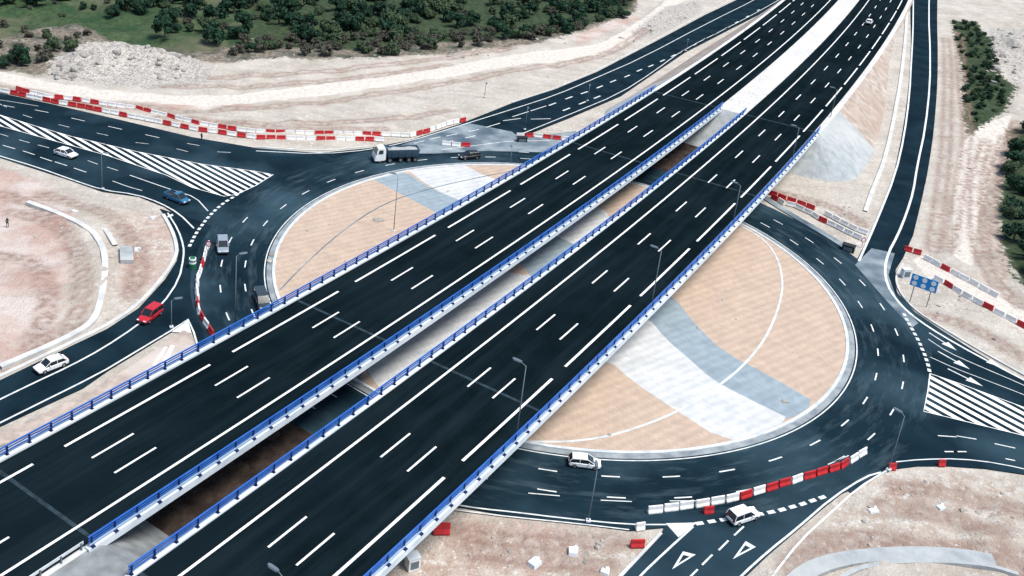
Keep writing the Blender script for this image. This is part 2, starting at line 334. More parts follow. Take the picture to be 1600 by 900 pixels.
# motorway footprint
v = np.stack([xn, yn], 1) - cc_; rr = np.hypot(v[:, 0], v[:, 1]); tt = 1 / KAP - rr; ss = np.arctan2(v @ u_, -(v @ n_)) / KAP
dm = np.maximum(tt - 25, -37 - tt)
dr2 = np.minimum(dr, np.maximum(dm, 0) + 1)
f = np.clip((dr2 - 1.5) / 8, 0, 1); f = f * f * (3 - 2 * f)
PXG = {
 'grass': [[(-200, -160), (-200, 60), (0, 62), (60, 42), (120, 36), (170, 62), (240, 70), (300, 84), (420, 60), (560, 50), (700, 45), (830, 40), (900, 22), (960, -5), (1010, -60), (1040, -160)],
           [(1487, 32), (1525, 35), (1555, 70), (1560, 120), (1590, 135), (1570, 170), (1535, 195), (1515, 212), (1505, 180), (1507, 120), (1497, 80)],
           [(1340, 185), (1362, 200), (1350, 225), (1325, 212)],
           [(1575, 200), (1700, 180), (1700, 480), (1600, 455), (1568, 400), (1556, 320), (1572, 250)],
           [(1480, -60), (1480, -200), (2000, -200), (2000, -60)]],
 'scrub': [[(-200, 40), (120, 30), (200, 60), (300, 75), (430, 55), (700, 40), (900, 15), (1000, -20), (992, 18), (930, 42), (840, 68), (700, 84), (600, 88), (500, 95), (420, 92), (350, 100), (290, 96), (240, 84), (180, 68), (130, 78), (90, 105), (60, 118), (0, 108), (-200, 80)]],
 'rock': [[(75, 100), (110, 72), (150, 66), (200, 64), (280, 86), (335, 108), (325, 132), (230, 138), (140, 130), (85, 118)], [(1540, 40), (1640, 45), (1650, 130), (1590, 132), (1560, 110)], [(1040, 10), (1090, 0), (1100, 15), (1040, 50), (1000, 62), (985, 50)]],
 'wood': [[(380, -120), (1040, -120), (985, 12), (930, 36), (840, 58), (700, 66), (560, 76), (440, 74), (390, 60)], [(1580, 205), (1700, 190), (1700, 470), (1600, 450), (1570, 400), (1560, 320), (1575, 250)], [(1487, 32), (1525, 35), (1555, 70), (1560, 120), (1590, 135), (1570, 170), (1535, 195), (1515, 212), (1505, 180), (1507, 120), (1497, 80)]],
 'mott': [[(690, 795), (800, 812), (983, 830), (1030, 835), (960, 910), (900, 960), (560, 960), (640, 870)], [(185, 330), (262, 332), (275, 385), (250, 440), (180, 500), (165, 440)], [(1390, 740), (1600, 745), (1600, 900), (1240, 860)]],
 'red': [[(-20, 255), (60, 280), (110, 330), (110, 420), (90, 520), (40, 570), (-20, 590)],
         [(700, 800), (760, 815), (880, 820), (900, 860), (850, 900), (700, 900), (640, 900), (690, 830)],
         [(890, 58), (935, 40), (985, 22), (1000, 28), (960, 45), (905, 72)],
         [(205, 330), (270, 345), (262, 420), (210, 470), (185, 440)],
         [(0, 122), (110, 137), (240, 160), (400, 164), (400, 170), (240, 168), (100, 146), (0, 130)],
         [(1340, 165), (1370, 160), (1365, 230), (1350, 225)], [(1575, 230), (1560, 290), (1590, 300)]],
 'pale': [smooth([(-60, 104), (0, 112), (60, 124), (130, 137), (233, 147), (320, 150), (400, 146), (500, 132), (600, 117), (700, 102), (800, 85), (880, 78), (943, 68), (990, 38), (1033, 8), (1050, -20), (1095, -20), (1040, 25), (1000, 55), (950, 82), (880, 96), (800, 103), (700, 119), (600, 134), (500, 150), (400, 163), (320, 166), (233, 163), (130, 153), (60, 140), (0, 127), (-60, 118)], 1, True),
          [(1440, 398), (1480, 418), (1560, 462), (1640, 505), (1700, 540), (1700, 570), (1620, 530), (1545, 485), (1490, 456), (1452, 435), (1425, 405)],
          [(1250, 30), (1395, 35), (1300, 160), (1290, 190)],
          [(1540, 42), (1620, 50), (1640, 120), (1600, 130), (1570, 100)],
          [(1530, 190), (1580, 180), (1560, 250), (1530, 330), (1520, 420), (1490, 400), (1490, 300), (1500, 230)]],
}
hgt = np.full(Xf.shape, -0.3)
rough = (vnoise(xn, yn, 14, 1) - .5) * 1.4 + (vnoise(xn, yn, 5, 2) - .5) * 1.3 + (vnoise(xn, yn, 2.2, 3) - .5) * .9
att = {}
for k, polys in PXG.items():
    a = np.zeros(Xf.shape); aa = np.zeros(xn.shape)
    for P in polys: aa = np.maximum(aa, np.clip(.5 - edges_dist(xn, yn, GP(P)) / 4.0, 0, 1) if k != 'pale' else np.clip(.5 - edges_dist(xn, yn, GP(P)) / 1.2, 0, 1))
    a[near] = aa; att[k] = a
RUTS = [[(0, 135), (130, 160), (233, 173), (400, 173), (520, 157), (640, 137), (800, 111), (900, 97), (960, 80), (1010, 45)], [(260, 135), (400, 137), (560, 122), (700, 100)], [(250, 185), (450, 197), (600, 190), (700, 170)], [(320, 190), (480, 207), (600, 203)], [(330, 120), (470, 118), (640, 97), (800, 75)],
 [(20, 330), (90, 350), (128, 400), (130, 480), (90, 540), (20, 580)], [(60, 300), (130, 320), (190, 350), (225, 400), (205, 460)], [(0, 400), (60, 410), (80, 480), (50, 540)], [(0, 300), (70, 322), (110, 370)],
 [(1500, 50), (1500, 120), (1515, 200), (1500, 300), (1480, 390)], [(1478, 60), (1482, 150), (1477, 260), (1457, 390)], [(1590, 190), (1560, 250), (1545, 330), (1560, 430)], [(1540, 220), (1520, 300), (1530, 420), (1600, 480)], [(1570, 215), (1545, 290), (1538, 380)],
 [(1250, 850), (1330, 840), (1450, 845), (1600, 870)], [(1400, 760), (1500, 770), (1600, 800)], [(1230, 880), (1350, 857), (1480, 852), (1590, 885)], [(1380, 790), (1460, 800), (1560, 830)], [(720, 830), (850, 850), (980, 840)], [(740, 860), (860, 870), (960, 890)], [(1470, 530), (1560, 590)], [(1420, 490), (1500, 500), (1600, 560)], [(1220, 300), (1300, 320), (1350, 350)]]
rut = np.zeros(xn.shape)
for P in RUTS:
    Q = smooth(GP(P), 2)
    for i in range(len(Q) - 1):
        (x0, y0), (x1, y1) = Q[i], Q[i + 1]; bb = (xn > min(x0, x1) - 4) & (xn < max(x0, x1) + 4) & (yn > min(y0, y1) - 4) & (yn < max(y0, y1) + 4)
        if not bb.any(): continue
        dx, dy = x1 - x0, y1 - y0; t_ = np.clip(((xn[bb] - x0) * dx + (yn[bb] - y0) * dy) / (dx * dx + dy * dy + 1e-9), 0, 1); d_ = np.hypot(xn[bb] - x0 - t_ * dx, yn[bb] - y0 - t_ * dy)
        rut[bb] = np.maximum(rut[bb], np.exp(-((d_ - 1.0) / .6) ** 2))
ra = np.zeros(Xf.shape); ra[near] = rut * np.clip(dr / 1.5, 0, 1); att['rut'] = ra
far = (~near); att['grass'][far & (Yf > 350)] = .75; att['scrub'][far] = .6
damp = 1 - .75 * att['pale'][near]
hgt[near] = -0.14 - .12 * rut * f + f * (.15 + rough * (damp * (.55 + .6 * att['grass'][near])))
# rock piles
for (px, py, rad, hh) in ((150, 98, 12, 2.2), (215, 92, 11, 2.8), (262, 104, 9, 1.6), (110, 112, 8, 1.3), (1580, 75, 14, 2.6), (1565, 110, 9, 1.4)):
    x0, y0 = G(px, py); d = np.hypot(Xf - x0, Yf - y0) / rad
    hgt += np.clip(1 - d, 0, 1) ** 1.3 * hh * (.3 + 1.5 * vnoise(Xf, Yf, 3.5, 9))
Sx = np.arctan2((np.stack([Xf, Yf], 1) - cc_) @ u_, -((np.stack([Xf, Yf], 1) - cc_) @ n_)) / KAP; Tx = 1 / KAP - np.hypot(Xf - cc_[0], Yf - cc_[1])
ks = np.clip((Sx - 226) / 119, 0, 1); kt = np.clip((-Tx - 75) / 115, 0, 1); ks = ks * ks * (3 - 2 * ks); kt = kt * kt * (3 - 2 * kt)
hgt += np.where((Yf >= 190) & (Xf >= 40) & (Tx <= -24), 6.3 * ks * (1 - kt), 0)
# far gentle hills
fd = np.clip((np.hypot(Xf, Yf) - 600) / 2500, 0, 1); hgt += fd * 160 * vnoise(Xf, Yf, 900, 5)
nx, ny = len(xs), len(ys)
def grid_mesh(name, Xf, Yf, Zf, nx, ny):
    me = bpy.data.meshes.new(name); nv = nx * ny; me.vertices.add(nv)
    me.vertices.foreach_set('co', np.stack([Xf, Yf, Zf], 1).astype(np.float32).ravel())
    i = np.arange((nx - 1) * (ny - 1)); r = i // (nx - 1); c = i % (nx - 1); a = r * nx + c
    q = np.stack([a, a + 1, a + 1 + nx, a + nx], 1).astype(np.int32).ravel()
    me.loops.add(len(q)); me.loops.foreach_set('vertex_index', q); me.polygons.add(len(i))
    me.polygons.foreach_set('loop_start', (i * 4).astype(np.int32)); me.update(calc_edges=True)
    me.polygons.foreach_set('use_smooth', np.ones(len(i), bool)); return me
gm = grid_mesh('ground', Xf, Yf, hgt, nx, ny)
for k, a in att.items():
    at = gm.attributes.new(k, 'FLOAT', 'POINT'); at.data.foreach_set('value', a.astype(np.float32))
tag(link('ground', gm, M['terrain']), kind='structure')
xi_, yi_ = xs, ys; Hg = hgt.reshape(ny, nx)
def gz(x, y):
    i = min(max(np.searchsorted(xs, x) - 1, 0), nx - 2); j = min(max(np.searchsorted(ys, y) - 1, 0), ny - 2)
    fx = (x - xs[i]) / (xs[i + 1] - xs[i]); fy = (y - ys[j]) / (ys[j + 1] - ys[j])
    return float((Hg[j, i] * (1 - fx) + Hg[j, i + 1] * fx) * (1 - fy) + (Hg[j + 1, i] * (1 - fx) + Hg[j + 1, i + 1] * fx) * fy)

# ---------------------------------------------------------------- flat slabs and ribbons
def slab(name, P, z, m, depth=.4, kind='structure', parent=None):
    bm = bmesh.new(); top = [bm.verts.new((x, y, z + Hb(x, y))) for x, y in P]; f_ = bm.faces.new(top)
    bm.normal_update()
    if f_.normal.z < 0: f_.normal_flip()
    if depth:
        bot = [bm.verts.new((x, y, z + Hb(x, y) - depth)) for x, y in P]; n = len(P)
        for i in range(n): bm.faces.new((top[i], top[(i + 1) % n], bot[(i + 1) % n], bot[i]))
    bmesh.ops.triangulate(bm, faces=[f_]); bmesh.ops.recalc_face_normals(bm, faces=bm.faces)
    me = bpy.data.meshes.new(name); bm.to_mesh(me); bm.free(); o = link(name, me, m, parent)
    if kind and not parent: tag(o, kind=kind)
    return o
def densify(P, step=6.0):
    out = [P[0]]
    for a, b in zip(P, P[1:]):
        k = max(1, int(math.dist(a, b) / step)) if a[1] > 190 else 1
        out += [(a[0] + (b[0] - a[0]) * j / k, a[1] + (b[1] - a[1]) * j / k) for j in range(1, k + 1)]
    return out
def ribbon(mb, P, width, z, mi=0, depth=0):
    if z < 3: P = densify(P)
    n = len(P); V = []
    for i in range(n):
        a = P[max(i - 1, 0)]; b = P[min(i + 1, n - 1)]; dx, dy = b[0] - a[0], b[1] - a[1]; l = math.hypot(dx, dy) or 1
        ox, oy = -dy / l * width / 2, dx / l * width / 2
        hb = Hb(*P[i]) if z < 3 else 0
        V += [(P[i][0] + ox, P[i][1] + oy, z + hb), (P[i][0] - ox, P[i][1] - oy, z + hb)]
    mb.add(V, [(2 * i, 2 * i + 1, 2 * i + 3, 2 * i + 2) for i in range(n - 1)], mi)
    if depth:
        V2 = [(x, y, zz - depth) for x, y, zz in V]
        mb.add(V + V2, [f for i in range(n - 1) for f in ((2 * i, 2 * i + 2, 2 * n + 2 * i + 2, 2 * n + 2 * i), (2 * i + 1, 2 * n + 2 * i + 1, 2 * n + 2 * i + 3, 2 * i + 3))], mi)
def length(P): return sum(math.dist(P[i], P[i + 1]) for i in range(len(P) - 1))
def along(P, s):
    for i in range(len(P) - 1):
        l = math.dist(P[i], P[i + 1])
        if s <= l or i == len(P) - 2:
            k = s / (l or 1); return (P[i][0] + (P[i + 1][0] - P[i][0]) * k, P[i][1] + (P[i + 1][1] - P[i][1]) * k), math.atan2(P[i + 1][1] - P[i][1], P[i + 1][0] - P[i][0])
        s -= l
zl = 0.0
for k, (mm, P) in sorted(ROADS.items(), key=lambda q: (q[0] == 'ring_road') + 2 * (q[0] == 'west_road') * 0):
    slab(k, P, zl, M[mm]); zl += .004
def strip(name, Lp, Rp, z, m_, n=60, depth=.5):
    Lq, Rq = smooth(GP(Lp), 2), smooth(GP(Rp), 2); la, lb = length(Lq), length(Rq); V = []
    for i in range(n + 1):
        a, b = along(Lq, la * i / n)[0], along(Rq, lb * i / n)[0]
        for k in (0, .25, .5, .75, 1):
            x, y = a[0] + (b[0] - a[0]) * k, a[1] + (b[1] - a[1]) * k; V.append((x, y, z + Hb(x, y)))
        V.append((*b, z + Hb(*b) - depth)); V.append((*a, z + Hb(*a) - depth))
    q = MB(); q.add(V, [(7 * i + j, 7 * i + j + 1, 7 * i + j + 8, 7 * i + j + 7) for i in range(n) for j in range(5)] + [(7 * i + 6, 7 * i, 7 * i + 7, 7 * i + 13) for i in range(n)])
    return tag(q.build(name, m_), kind='structure')
strip('upper_east_ramp', [(1393, 287), (1397, 273), (1410, 212), (1419, 150), (1423, 90), (1423, 27), (1421, -42), (1427, -150)], [(1446, 287), (1450, 267), (1459, 210), (1465, 133), (1465, 80), (1464, 27), (1466, -42), (1460, -150)], .012, M['asphalt_ramp'])
# dusty aprons on the asphalt
slab('dusty_asphalt_patch', GP([(590, 240), (640, 222), (730, 192), (800, 206), (812, 215), (900, 205), (905, 222), (850, 238), (760, 236), (680, 240)]), .034, M['asphalt_dusty'], 0)
slab('worn_asphalt_patch', GP([(1336, 414), (1362, 388), (1398, 396), (1388, 430), (1402, 470), (1435, 505), (1425, 512), (1385, 470)]), .034, M['asphalt_dusty'], 0)
for nm, s0, s1 in (('shade_painted_soil_under_near_span', 53, 78), ('shade_painted_soil_under_far_span', 189.5, 211)):
    slab(nm, [AR(s0, -19), AR((s0 + s1) / 2, -21.5), AR(s1, -18), AR(s1 - 1, -4), AR(s1 - .5, 9), AR(s0 + 1, 12), AR(s0 + .6, -6)], .045, M['brown_soil_painted_shade'], .3)  # soil slabs under the spans, deck shade painted into their colour
mb = MB()
for off, wd in ((0, 1.6),):
    ribbon(mb, smooth(GP([(1185, 302), (1215, 322), (1250, 343), (1290, 366), (1330, 392)]), 2), 1.5, .037)
tag(mb.build('dusty_shoulder', M['asphalt_dusty']), kind='structure')
# small dirt islands lying on the road
slab('triangular_traffic_island', smooth(GP([(293, 512), (303, 545), (318, 585), (150, 640), (-60, 720), (-60, 700), (60, 652), (180, 590), (265, 532)]), 1, True), .10, M['gravel_lot'], .5)

# ---------------------------------------------------------------- central island
slab('central_island', circle(ICX, ICY, 44.9, 160), .16, M['pav_salmon'], .4)
def inring(P, r=44.8):
    out = []
    for x, y in P:
        d = math.hypot(x - ICX, y - ICY); k = min(1, r / d); out.append((ICX + (x - ICX) * k, ICY + (y - ICY) * k))
    return out
slab('blue_paving_band', inring(smooth(GP([(560, 270), (600, 290), (690, 338), (800, 400), (850, 455), (960, 500), (1040, 533), (1075, 563), (1113, 597), (1160, 625), (1245, 668), (1290, 640), (1200, 587), (1133, 553), (1090, 513), (1050, 462), (960, 400), (880, 370), (800, 340), (722, 315), (677, 298), (630, 268), (590, 250)]), 1, True)), .164, M['pav_blue'], 0)
slab('white_paving_band', inring(smooth(GP([(540, 440), (560, 600), (700, 640), (860, 560), (950, 563), (987, 597), (1047, 637), (1133, 692), (1200, 700), (1250, 664), (1160, 620), (1113, 595), (1075, 561), (1040, 531), (1013, 498), (900, 450), (800, 425), (680, 420)]), 1, True)), .168, M['pav_white'], 0)
slab('white_paving_sector', inring(smooth(GP([(620, 255), (677, 297), (722, 316), (800, 344), (880, 374), (925, 400), (965, 340), (900, 310), (820, 290), (775, 282), (740, 268), (715, 250)]), 1, True)), .172, M['pav_white'], 0)
mb = MB()
for r0, r1, z in ((44.9, 45.35, .24), (45.35, 46.2, .07)):
    n = 160; rings = []
    V = []
    for i in range(n):
        a = 2 * math.pi * i / n; c, s = math.cos(a), math.sin(a)
        V += [(ICX + r0 * c, ICY + r0 * s, z), (ICX + r1 * c, ICY + r1 * s, z), (ICX + r1 * c, ICY + r1 * s, -.1), (ICX + r0 * c, ICY + r0 * s, -.1)]
    Fq = []
    for i in range(n):
        j = (i + 1) % n
        for a_, b_ in ((0, 1), (1, 2), (3, 0)): Fq.append((4 * i + a_, 4 * i + b_, 4 * j + b_, 4 * j + a_))
    mb.add(V, Fq, 0 if z > .1 else 1)
tag(mb.build('island_kerb', [M['kerb'], M['gutter']]), kind='structure')
mb = MB()
ribbon(mb, smooth(GP([(780, 688), (825, 692), (900, 692), (967, 680), (1057, 647), (1120, 607), (1165, 570), (1200, 525), (1222, 465), (1222, 430), (1212, 398), (1190, 372), (1150, 350)]), 2), .34, .19, 0, .1)
tag(mb.build('white_path_line', M['kerb']), kind='structure')
mb = MB()
ribbon(mb, smooth(GP([(437, 455), (470, 420), (530, 365), (600, 318), (675, 295), (740, 280), (800, 268), (840, 262)]), 2), .22, .19, 0, .1)
tag(mb.build('path_line', M['asphalt_dusty']), kind='structure')

# ---------------------------------------------------------------- motorway: embankments, decks, surface
def sweep(mb, prof, s0, s1, step=4.0, mi=0, cap=True):
    n = max(1, int(math.ceil((s1 - s0) / step)))
    mb.loft([[(*AR(s0 + (s1 - s0) * i / n, t), z) for t, z in prof] for i in range(n + 1)], cap=cap, mi=mi)
RTs = [(219, 45.), (236, 38.0), (292, 33.6), (362, 28.2), (420, 26.6), (1300, 26.2)]
LTs = [(219, 24.), (300, 23.5), (379, 20.6), (430, 16), (1300, 15)]
def interp0(T, s): return float(np.interp(s, [a for a, b in T], [b for a, b in T]))
def embank(name, far):
    TL, TR, W = 14.0, -25.4, 10.3
    sgn = 1 if far else -1; sE = S1 if far else S0
    top, bot = [], []
    ext = [1300, 900, 650, 500, 420, 370, 330, 300, 275, 255, 240, 230] if far else [-150, -60, -10, 15, 30, 36]
    for s in ext:
        w_ = min(W, interp0(LTs, s) - TL) if far else W
        top.append((s, TL)); bot.append((s, TL + w_))
    for i in range(9):
        a = math.pi / 2 * i / 8; top.append((sE, TL)); bot.append((sE - sgn * W * math.sin(a), TL + W * math.cos(a)))
    for k in range(1, 10):
        t = TL + (TR - TL) * k / 10; top.append((sE, t)); bot.append((sE - sgn * W, t))
    for i in range(9):
        a = math.pi / 2 * i / 8; top.append((sE, TR)); bot.append((sE - sgn * W * math.cos(a), TR - W * math.sin(a)))
    for s in ext[::-1]:
        w_ = max(.6, W * (1 - Hb(*AR(s, -30)) / 6.9)) if far else W
        top.append((s, TR)); bot.append((s, TR - w_))
    n = len(top); V = []; rows = 5
    for r in range(rows + 1):
        k = r / rows
        for (a, b) in zip(top, bot):
            s = a[0] + (b[0] - a[0]) * k; t = a[1] + (b[1] - a[1]) * k; x, y = AR(s, t)
            zb_ = Hb(*AR(b[0], b[1])) - .4; z = 6.86 + (zb_ - 6.86) * k + (0 if r in (0, rows) else (random.random() - .5) * .25); V.append((x, y, z))
    mb = MB()
    faces = []; mi = []
    for r in range(rows):
        for i in range(n - 1):
            faces.append((r * n + i, r * n + i + 1, (r + 1) * n + i + 1, (r + 1) * n + i))
            sm = (bot[i][0] + bot[i + 1][0]) / 2
            mi.append(1 if (far and sm < 243) or ((not far) and sm > 30) else 0)
    mb.v = V; mb.f = faces; mb.m = mi
    # flat top as strips
    b = len(mb.v); half = len(ext)
    for s in [*ext, sE]:
        for t in (TL, 13.0, -2.3, -8.9, -24.0, TR): x, y = AR(s, t); mb.v.append((x, y, 6.87))
    for i in range(len(ext)):
        for j in range(5):
            a = b + i * 6 + j; mb.f.append((a, a + 1, a + 7, a + 6)); mb.m.append(2)
    # vertical front seat under the deck
    o = mb.build(name, [M['slope_soil'], M['paving_blue'] if far else M['paving_grey'], M['gravel'] if far else M['paving_grey']]); tag(o, kind='structure'); return o
M['paving_grey'] = mat('paving_grey', (.15, .165, .17), .9, c2=(.24, .26, .265), scale=.6, bump=.5, dist=.15)
M['slope_soil'] = mat('slope_soil', (.46, .41, .36), .95, c2=(.28, .235, .20), scale=.5, c3=(.33, .24, .19), s3=.07, bump=.7, dist=.2)
embank('far_embankment', True); embank('near_embankment', False)
SURF = ((-2.35, 13.0), (-24.1, -8.75))
for nm, (a, b) in zip(('left_carriageway', 'right_carriageway'), SURF):
    mb = MB(); n = 200; V = []
    for i in range(n + 1):
        s = -120 + 1350 * i / n; far = s > S1 or s < S0
        aa, bb = a, b
        V += [(*AR(s, aa), H), (*AR(s, bb), H)]
    mb.add(V, [(2 * i, 2 * i + 1, 2 * i + 3, 2 * i + 2) for i in range(n)])
    tag(mb.build(nm, M['asphalt_deck']), kind='structure')
# gutters beside the carriageways on the embankment
mb = MB()
for s0, s1 in ((S1 + 1, 1200), (-120, S0 - 1)):
    for t in (-2.75, -8.35):
        n = 60; ribbon(mb, [AR(s0 + (s1 - s0) * i / n, t) for i in range(n + 1)], .55, H - .02, 0, .1)
tag(mb.build('median_gutter', M['ditch']), kind='structure')
# painted lines
mb = MB(); Z = H + .012
def dline(t, s0, period, ln, w_, kmin, kmax):
    for k in range(kmin, kmax):
        a = s0 + k * period; ribbon(mb, [AR(a + ln * i / 4, t) for i in range(5)], w_, Z)
for t in (0.0, -11.65):
    n = 260; ribbon(mb, [AR(-120 + 1250 * i / n, t) for i in range(n + 1)], .30, Z)
dline(3.5, 52.53, 16.896, 5.26, .24, -8, 60); dline(7.0, 52.53, 16.896, 5.26, .24, -8, 60)
dline(-15.15, 54.9, 16.896, 5.26, .24, -8, 60); dline(-18.65, 54.9, 16.896, 5.26, .24, -8, 60)
dline(10.5, 51.9, 23.78, 20.1, .32, -5, 45); dline(-22.15, 53.5, 23.45, 20.0, .34, -5, 45)
tag(mb.build('motorway_markings', M['paint']), kind='structure')

JT = (S0, 90.2, 173.5, S1)
def bridge(nm, tA, tB, label):
    root = empty('road_bridge', (*AR(132, (tA + tB) / 2), 0)); tag(root, label, 'bridge')
    ox, oy = root.location.x, root.location.y
    def bld(mb, name, m_):
        mb.v = [(x - ox, y - oy, z) for x, y, z in mb.v]; return mb.build(name, m_, root)
    mb = MB(); mid = (tA + tB) / 2
    sweep(mb, [(tA + .15, H - .04), (tB - .15, H - .04), (tB - .15, H - .35), (tB - 2.6, H - .6), (tB - 3.6, H - 1.7), (tA + 3.6, H - 1.7), (tA + 2.6, H - .6), (tA + .15, H - .35)], S0 - .4, S1 + .4)
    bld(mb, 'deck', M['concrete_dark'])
    for e, sg in ((tA, 1), (tB, -1)):
        mb = MB(); sweep(mb, [(e, H + .18), (e + sg * .62, H + .18), (e + sg * .62, H - .05), (e + sg * .14, H - .06), (e + sg * .14, H - .62), (e, H - .62)], S0 - 1.2, S1 + 1.2)
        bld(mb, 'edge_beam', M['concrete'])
    for s in JT[1:3]:
        for t in (mid - 3.6, mid + 3.6):
            mb = MB(); x, y = AR(s, t); mb.loft([[(x + r * math.cos(a), y + r * math.sin(a), z) for a in [2 * math.pi * i / 16 for i in range(16)]] for z, r in ((-.3, .6), (4.6, .6), (5.35, .9))])
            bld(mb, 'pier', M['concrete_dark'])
    for s, sg in ((S0, 1), (S1, -1)):
        mb = MB(); sweep(mb, [(tA + .4, H - .66), (tB - .4, H - .66), (tB - .4, H - 2.9), (tA + .4, H - 2.9)], s + (0 if sg > 0 else -1.0), s + (1.0 if sg > 0 else 0)); bld(mb, 'abutment', M['concrete_dark'])
    for s in JT:
        mb = MB(); a, b = tA + .7, tB - .7; n = 8
        ribbon(mb, [AR(s, a + (b - a) * i / n) for i in range(n + 1)], .42, H + .006)
        bld(mb, 'expansion_joint', M['joint'])
    # drip stains and lamp brackets
    return root
M['joint'] = mat('joint_rubber', (.020, .042, .054), .8, c2=(.006, .014, .02), scale=1.5)
bridge('left', -3.35, 13.75, 'left bridge deck of the two, carrying three lanes over the roundabout')
bridge('right', -25.3, -8.15, 'right bridge deck of the two, with lamp posts along its outer edge')

def railing(t, label, out):
    """out = +1: the outside of the deck is at larger t"""
    s0, s1 = S0 - 1, S1 + 1; x0, y0 = AR(s0, t); root = empty('bridge_railing', (x0, y0, H + .18))
    tag(root, label, 'railing', 'blue railings of the bridges')
    mb = MB()
    def add(prof): 
        k = len(mb.v); sweep(mb, prof, s0, s1, 2.55)
    for zz, hh, th in ((.40, .13, .07), (.70, .13, .07), (1.02, .13, .16)):
        add([(t - th / 2, zz), (t + th / 2, zz), (t + th / 2, zz + hh), (t - th / 2, zz + hh)])
    mb.v = [(x - x0, y - y0, z) for x, y, z in mb.v]; mb.build('rail', M['rail_blue'], root)
    mb = MB(); add([(t + out * .1, .16), (t + out * .14, .16), (t + out * .14, .38), (t + out * .1, .38)])
    mb.v = [(x - x0, y - y0, z) for x, y, z in mb.v]; mb.build('lower_panel', M['mesh_steel'], root)
    pm = None; n = int((s1 - s0) / 2.56); 
    for i in range(n + 1):
        s = s0 + .3 + i * 2.55; x, y = AR(s, t + out * .02)
        if pm is None:
            q = MB(); q.box((0, 0, .55), (.16, .22, 1.10)); q.box((0, 0, .02), (.34, .40, .04)); q.box((0, out * .2, .07), (.42, .36, .16), taper=.7)
            o = q.build('post', M['post_blue'], root); pm = o.data
        else: o = link('post', pm, None, root)
        o.location = (x - x0, y - y0, 0); o.rotation_euler[2] = PHI + s * KAP
railing(13.42, 'blue railing on the outer left edge of the left bridge deck', 1)
railing(-3.02, 'blue railing on the gap side of the left bridge deck', -1)
railing(-8.48, 'blue railing on the gap side of the right bridge deck', 1)
railing(-24.97, 'blue railing on the outer right edge of the right bridge deck', -1)

gr = empty('guard_rail', (*AR(32, -2.55), H)); tag(gr, 'pale steel guard rail leading to the near end of the left bridge', 'guard rail')
mb = MB(); sweep(mb, [(-2.6, .45), (-2.52, .45), (-2.46, .6), (-2.52, .75), (-2.6, .75)], 12, 44.3); mb.v = [(x - gr.location.x, y - gr.location.y, z) for x, y, z in mb.v]; mb.build('beam', M['kerb'], gr)
for i in range(16):
    mb = MB(); x, y = AR(12.5 + 2.1 * i, -2.68); mb.box((x - gr.location.x, y - gr.location.y, .35), (.12, .12, .8), PHI); mb.build('post', M['steel'], gr)
# ---------------------------------------------------------------- surface markings at ground level
mb = MB(); ZG = .042
def pl(P, w_, z=ZG, sm=1): ribbon(mb, smooth(GP(P), sm) if sm else GP(P), w_, z)
def dashes(P, w_):            # each dash a pair of pixels
    for a, b in P: ribbon(mb, GP([a, b]), w_, ZG)
def dash_at(P, ln, w_, along_pts=None):
    Q = GP(P)
    for i, q in enumerate(Q):
        a = Q[max(i - 1, 0)]; b = Q[min(i + 1, len(Q) - 1)]; d = math.dist(a, b); ux, uy = (b[0] - a[0]) / d, (b[1] - a[1]) / d
        ribbon(mb, [(q[0] - ux * ln / 2, q[1] - uy * ln / 2), (q[0] + ux * ln / 2, q[1] + uy * ln / 2)], w_, ZG)
def ringdash(r, ln, per, a0, w_=.2, skip=()):
    n = int(2 * math.pi * r / per)
    for i in range(n):
        a = a0 + 2 * math.pi * i / n
        if any(lo <= math.degrees(a) % 360 <= hi for lo, hi in skip): continue
        ribbon(mb, [(ICX + r * math.cos(a + ln / r * (k / 4 - .5)), ICY + r * math.sin(a + ln / r * (k / 4 - .5))) for k in range(5)], w_, ZG)
nn = 200; ribbon(mb, [(ICX + 46.5 * math.cos(2 * math.pi * i / nn), ICY + 46.5 * math.sin(2 * math.pi * i / nn)) for i in range(nn + 1)], .17, ZG)
ringdash(49.5, 2.2, 7.3, R_(0)); ringdash(53.1, 2.2, 7.9, R_(0), .2, skip=((100, 168),))
# west road
for P in (
  [(-40, 152), (0, 156), (60, 166)],):
    pl(P, .12)
dash_at([(-10, 160), (12, 166), (65, 174), (122, 187), (180, 200), (238, 213)], 3.2, .18)
dash_at([(5, 165), (43, 182), (100, 197), (160, 210), (222, 224), (302, 226), (285, 235), (350, 238)], 2.6, .14)
dash_at([(5, 211), (38, 221), (68, 229), (105, 238), (145, 254), (176, 264)], 2.6, .14)
dash_at([(14, 230), (45, 239), (72, 249), (95, 256), (125, 266)], 3.0, .2)
pl([(203, 274), (240, 287), (275, 299), (305, 308), (325, 330)], .2); pl([(176, 283), (200, 292), (222, 298)], .16)
pl([(-60, 226), (0, 244), (60, 262), (110, 280), (160, 297), (213, 304), (250, 317), (280, 334), (303, 357)], .28)
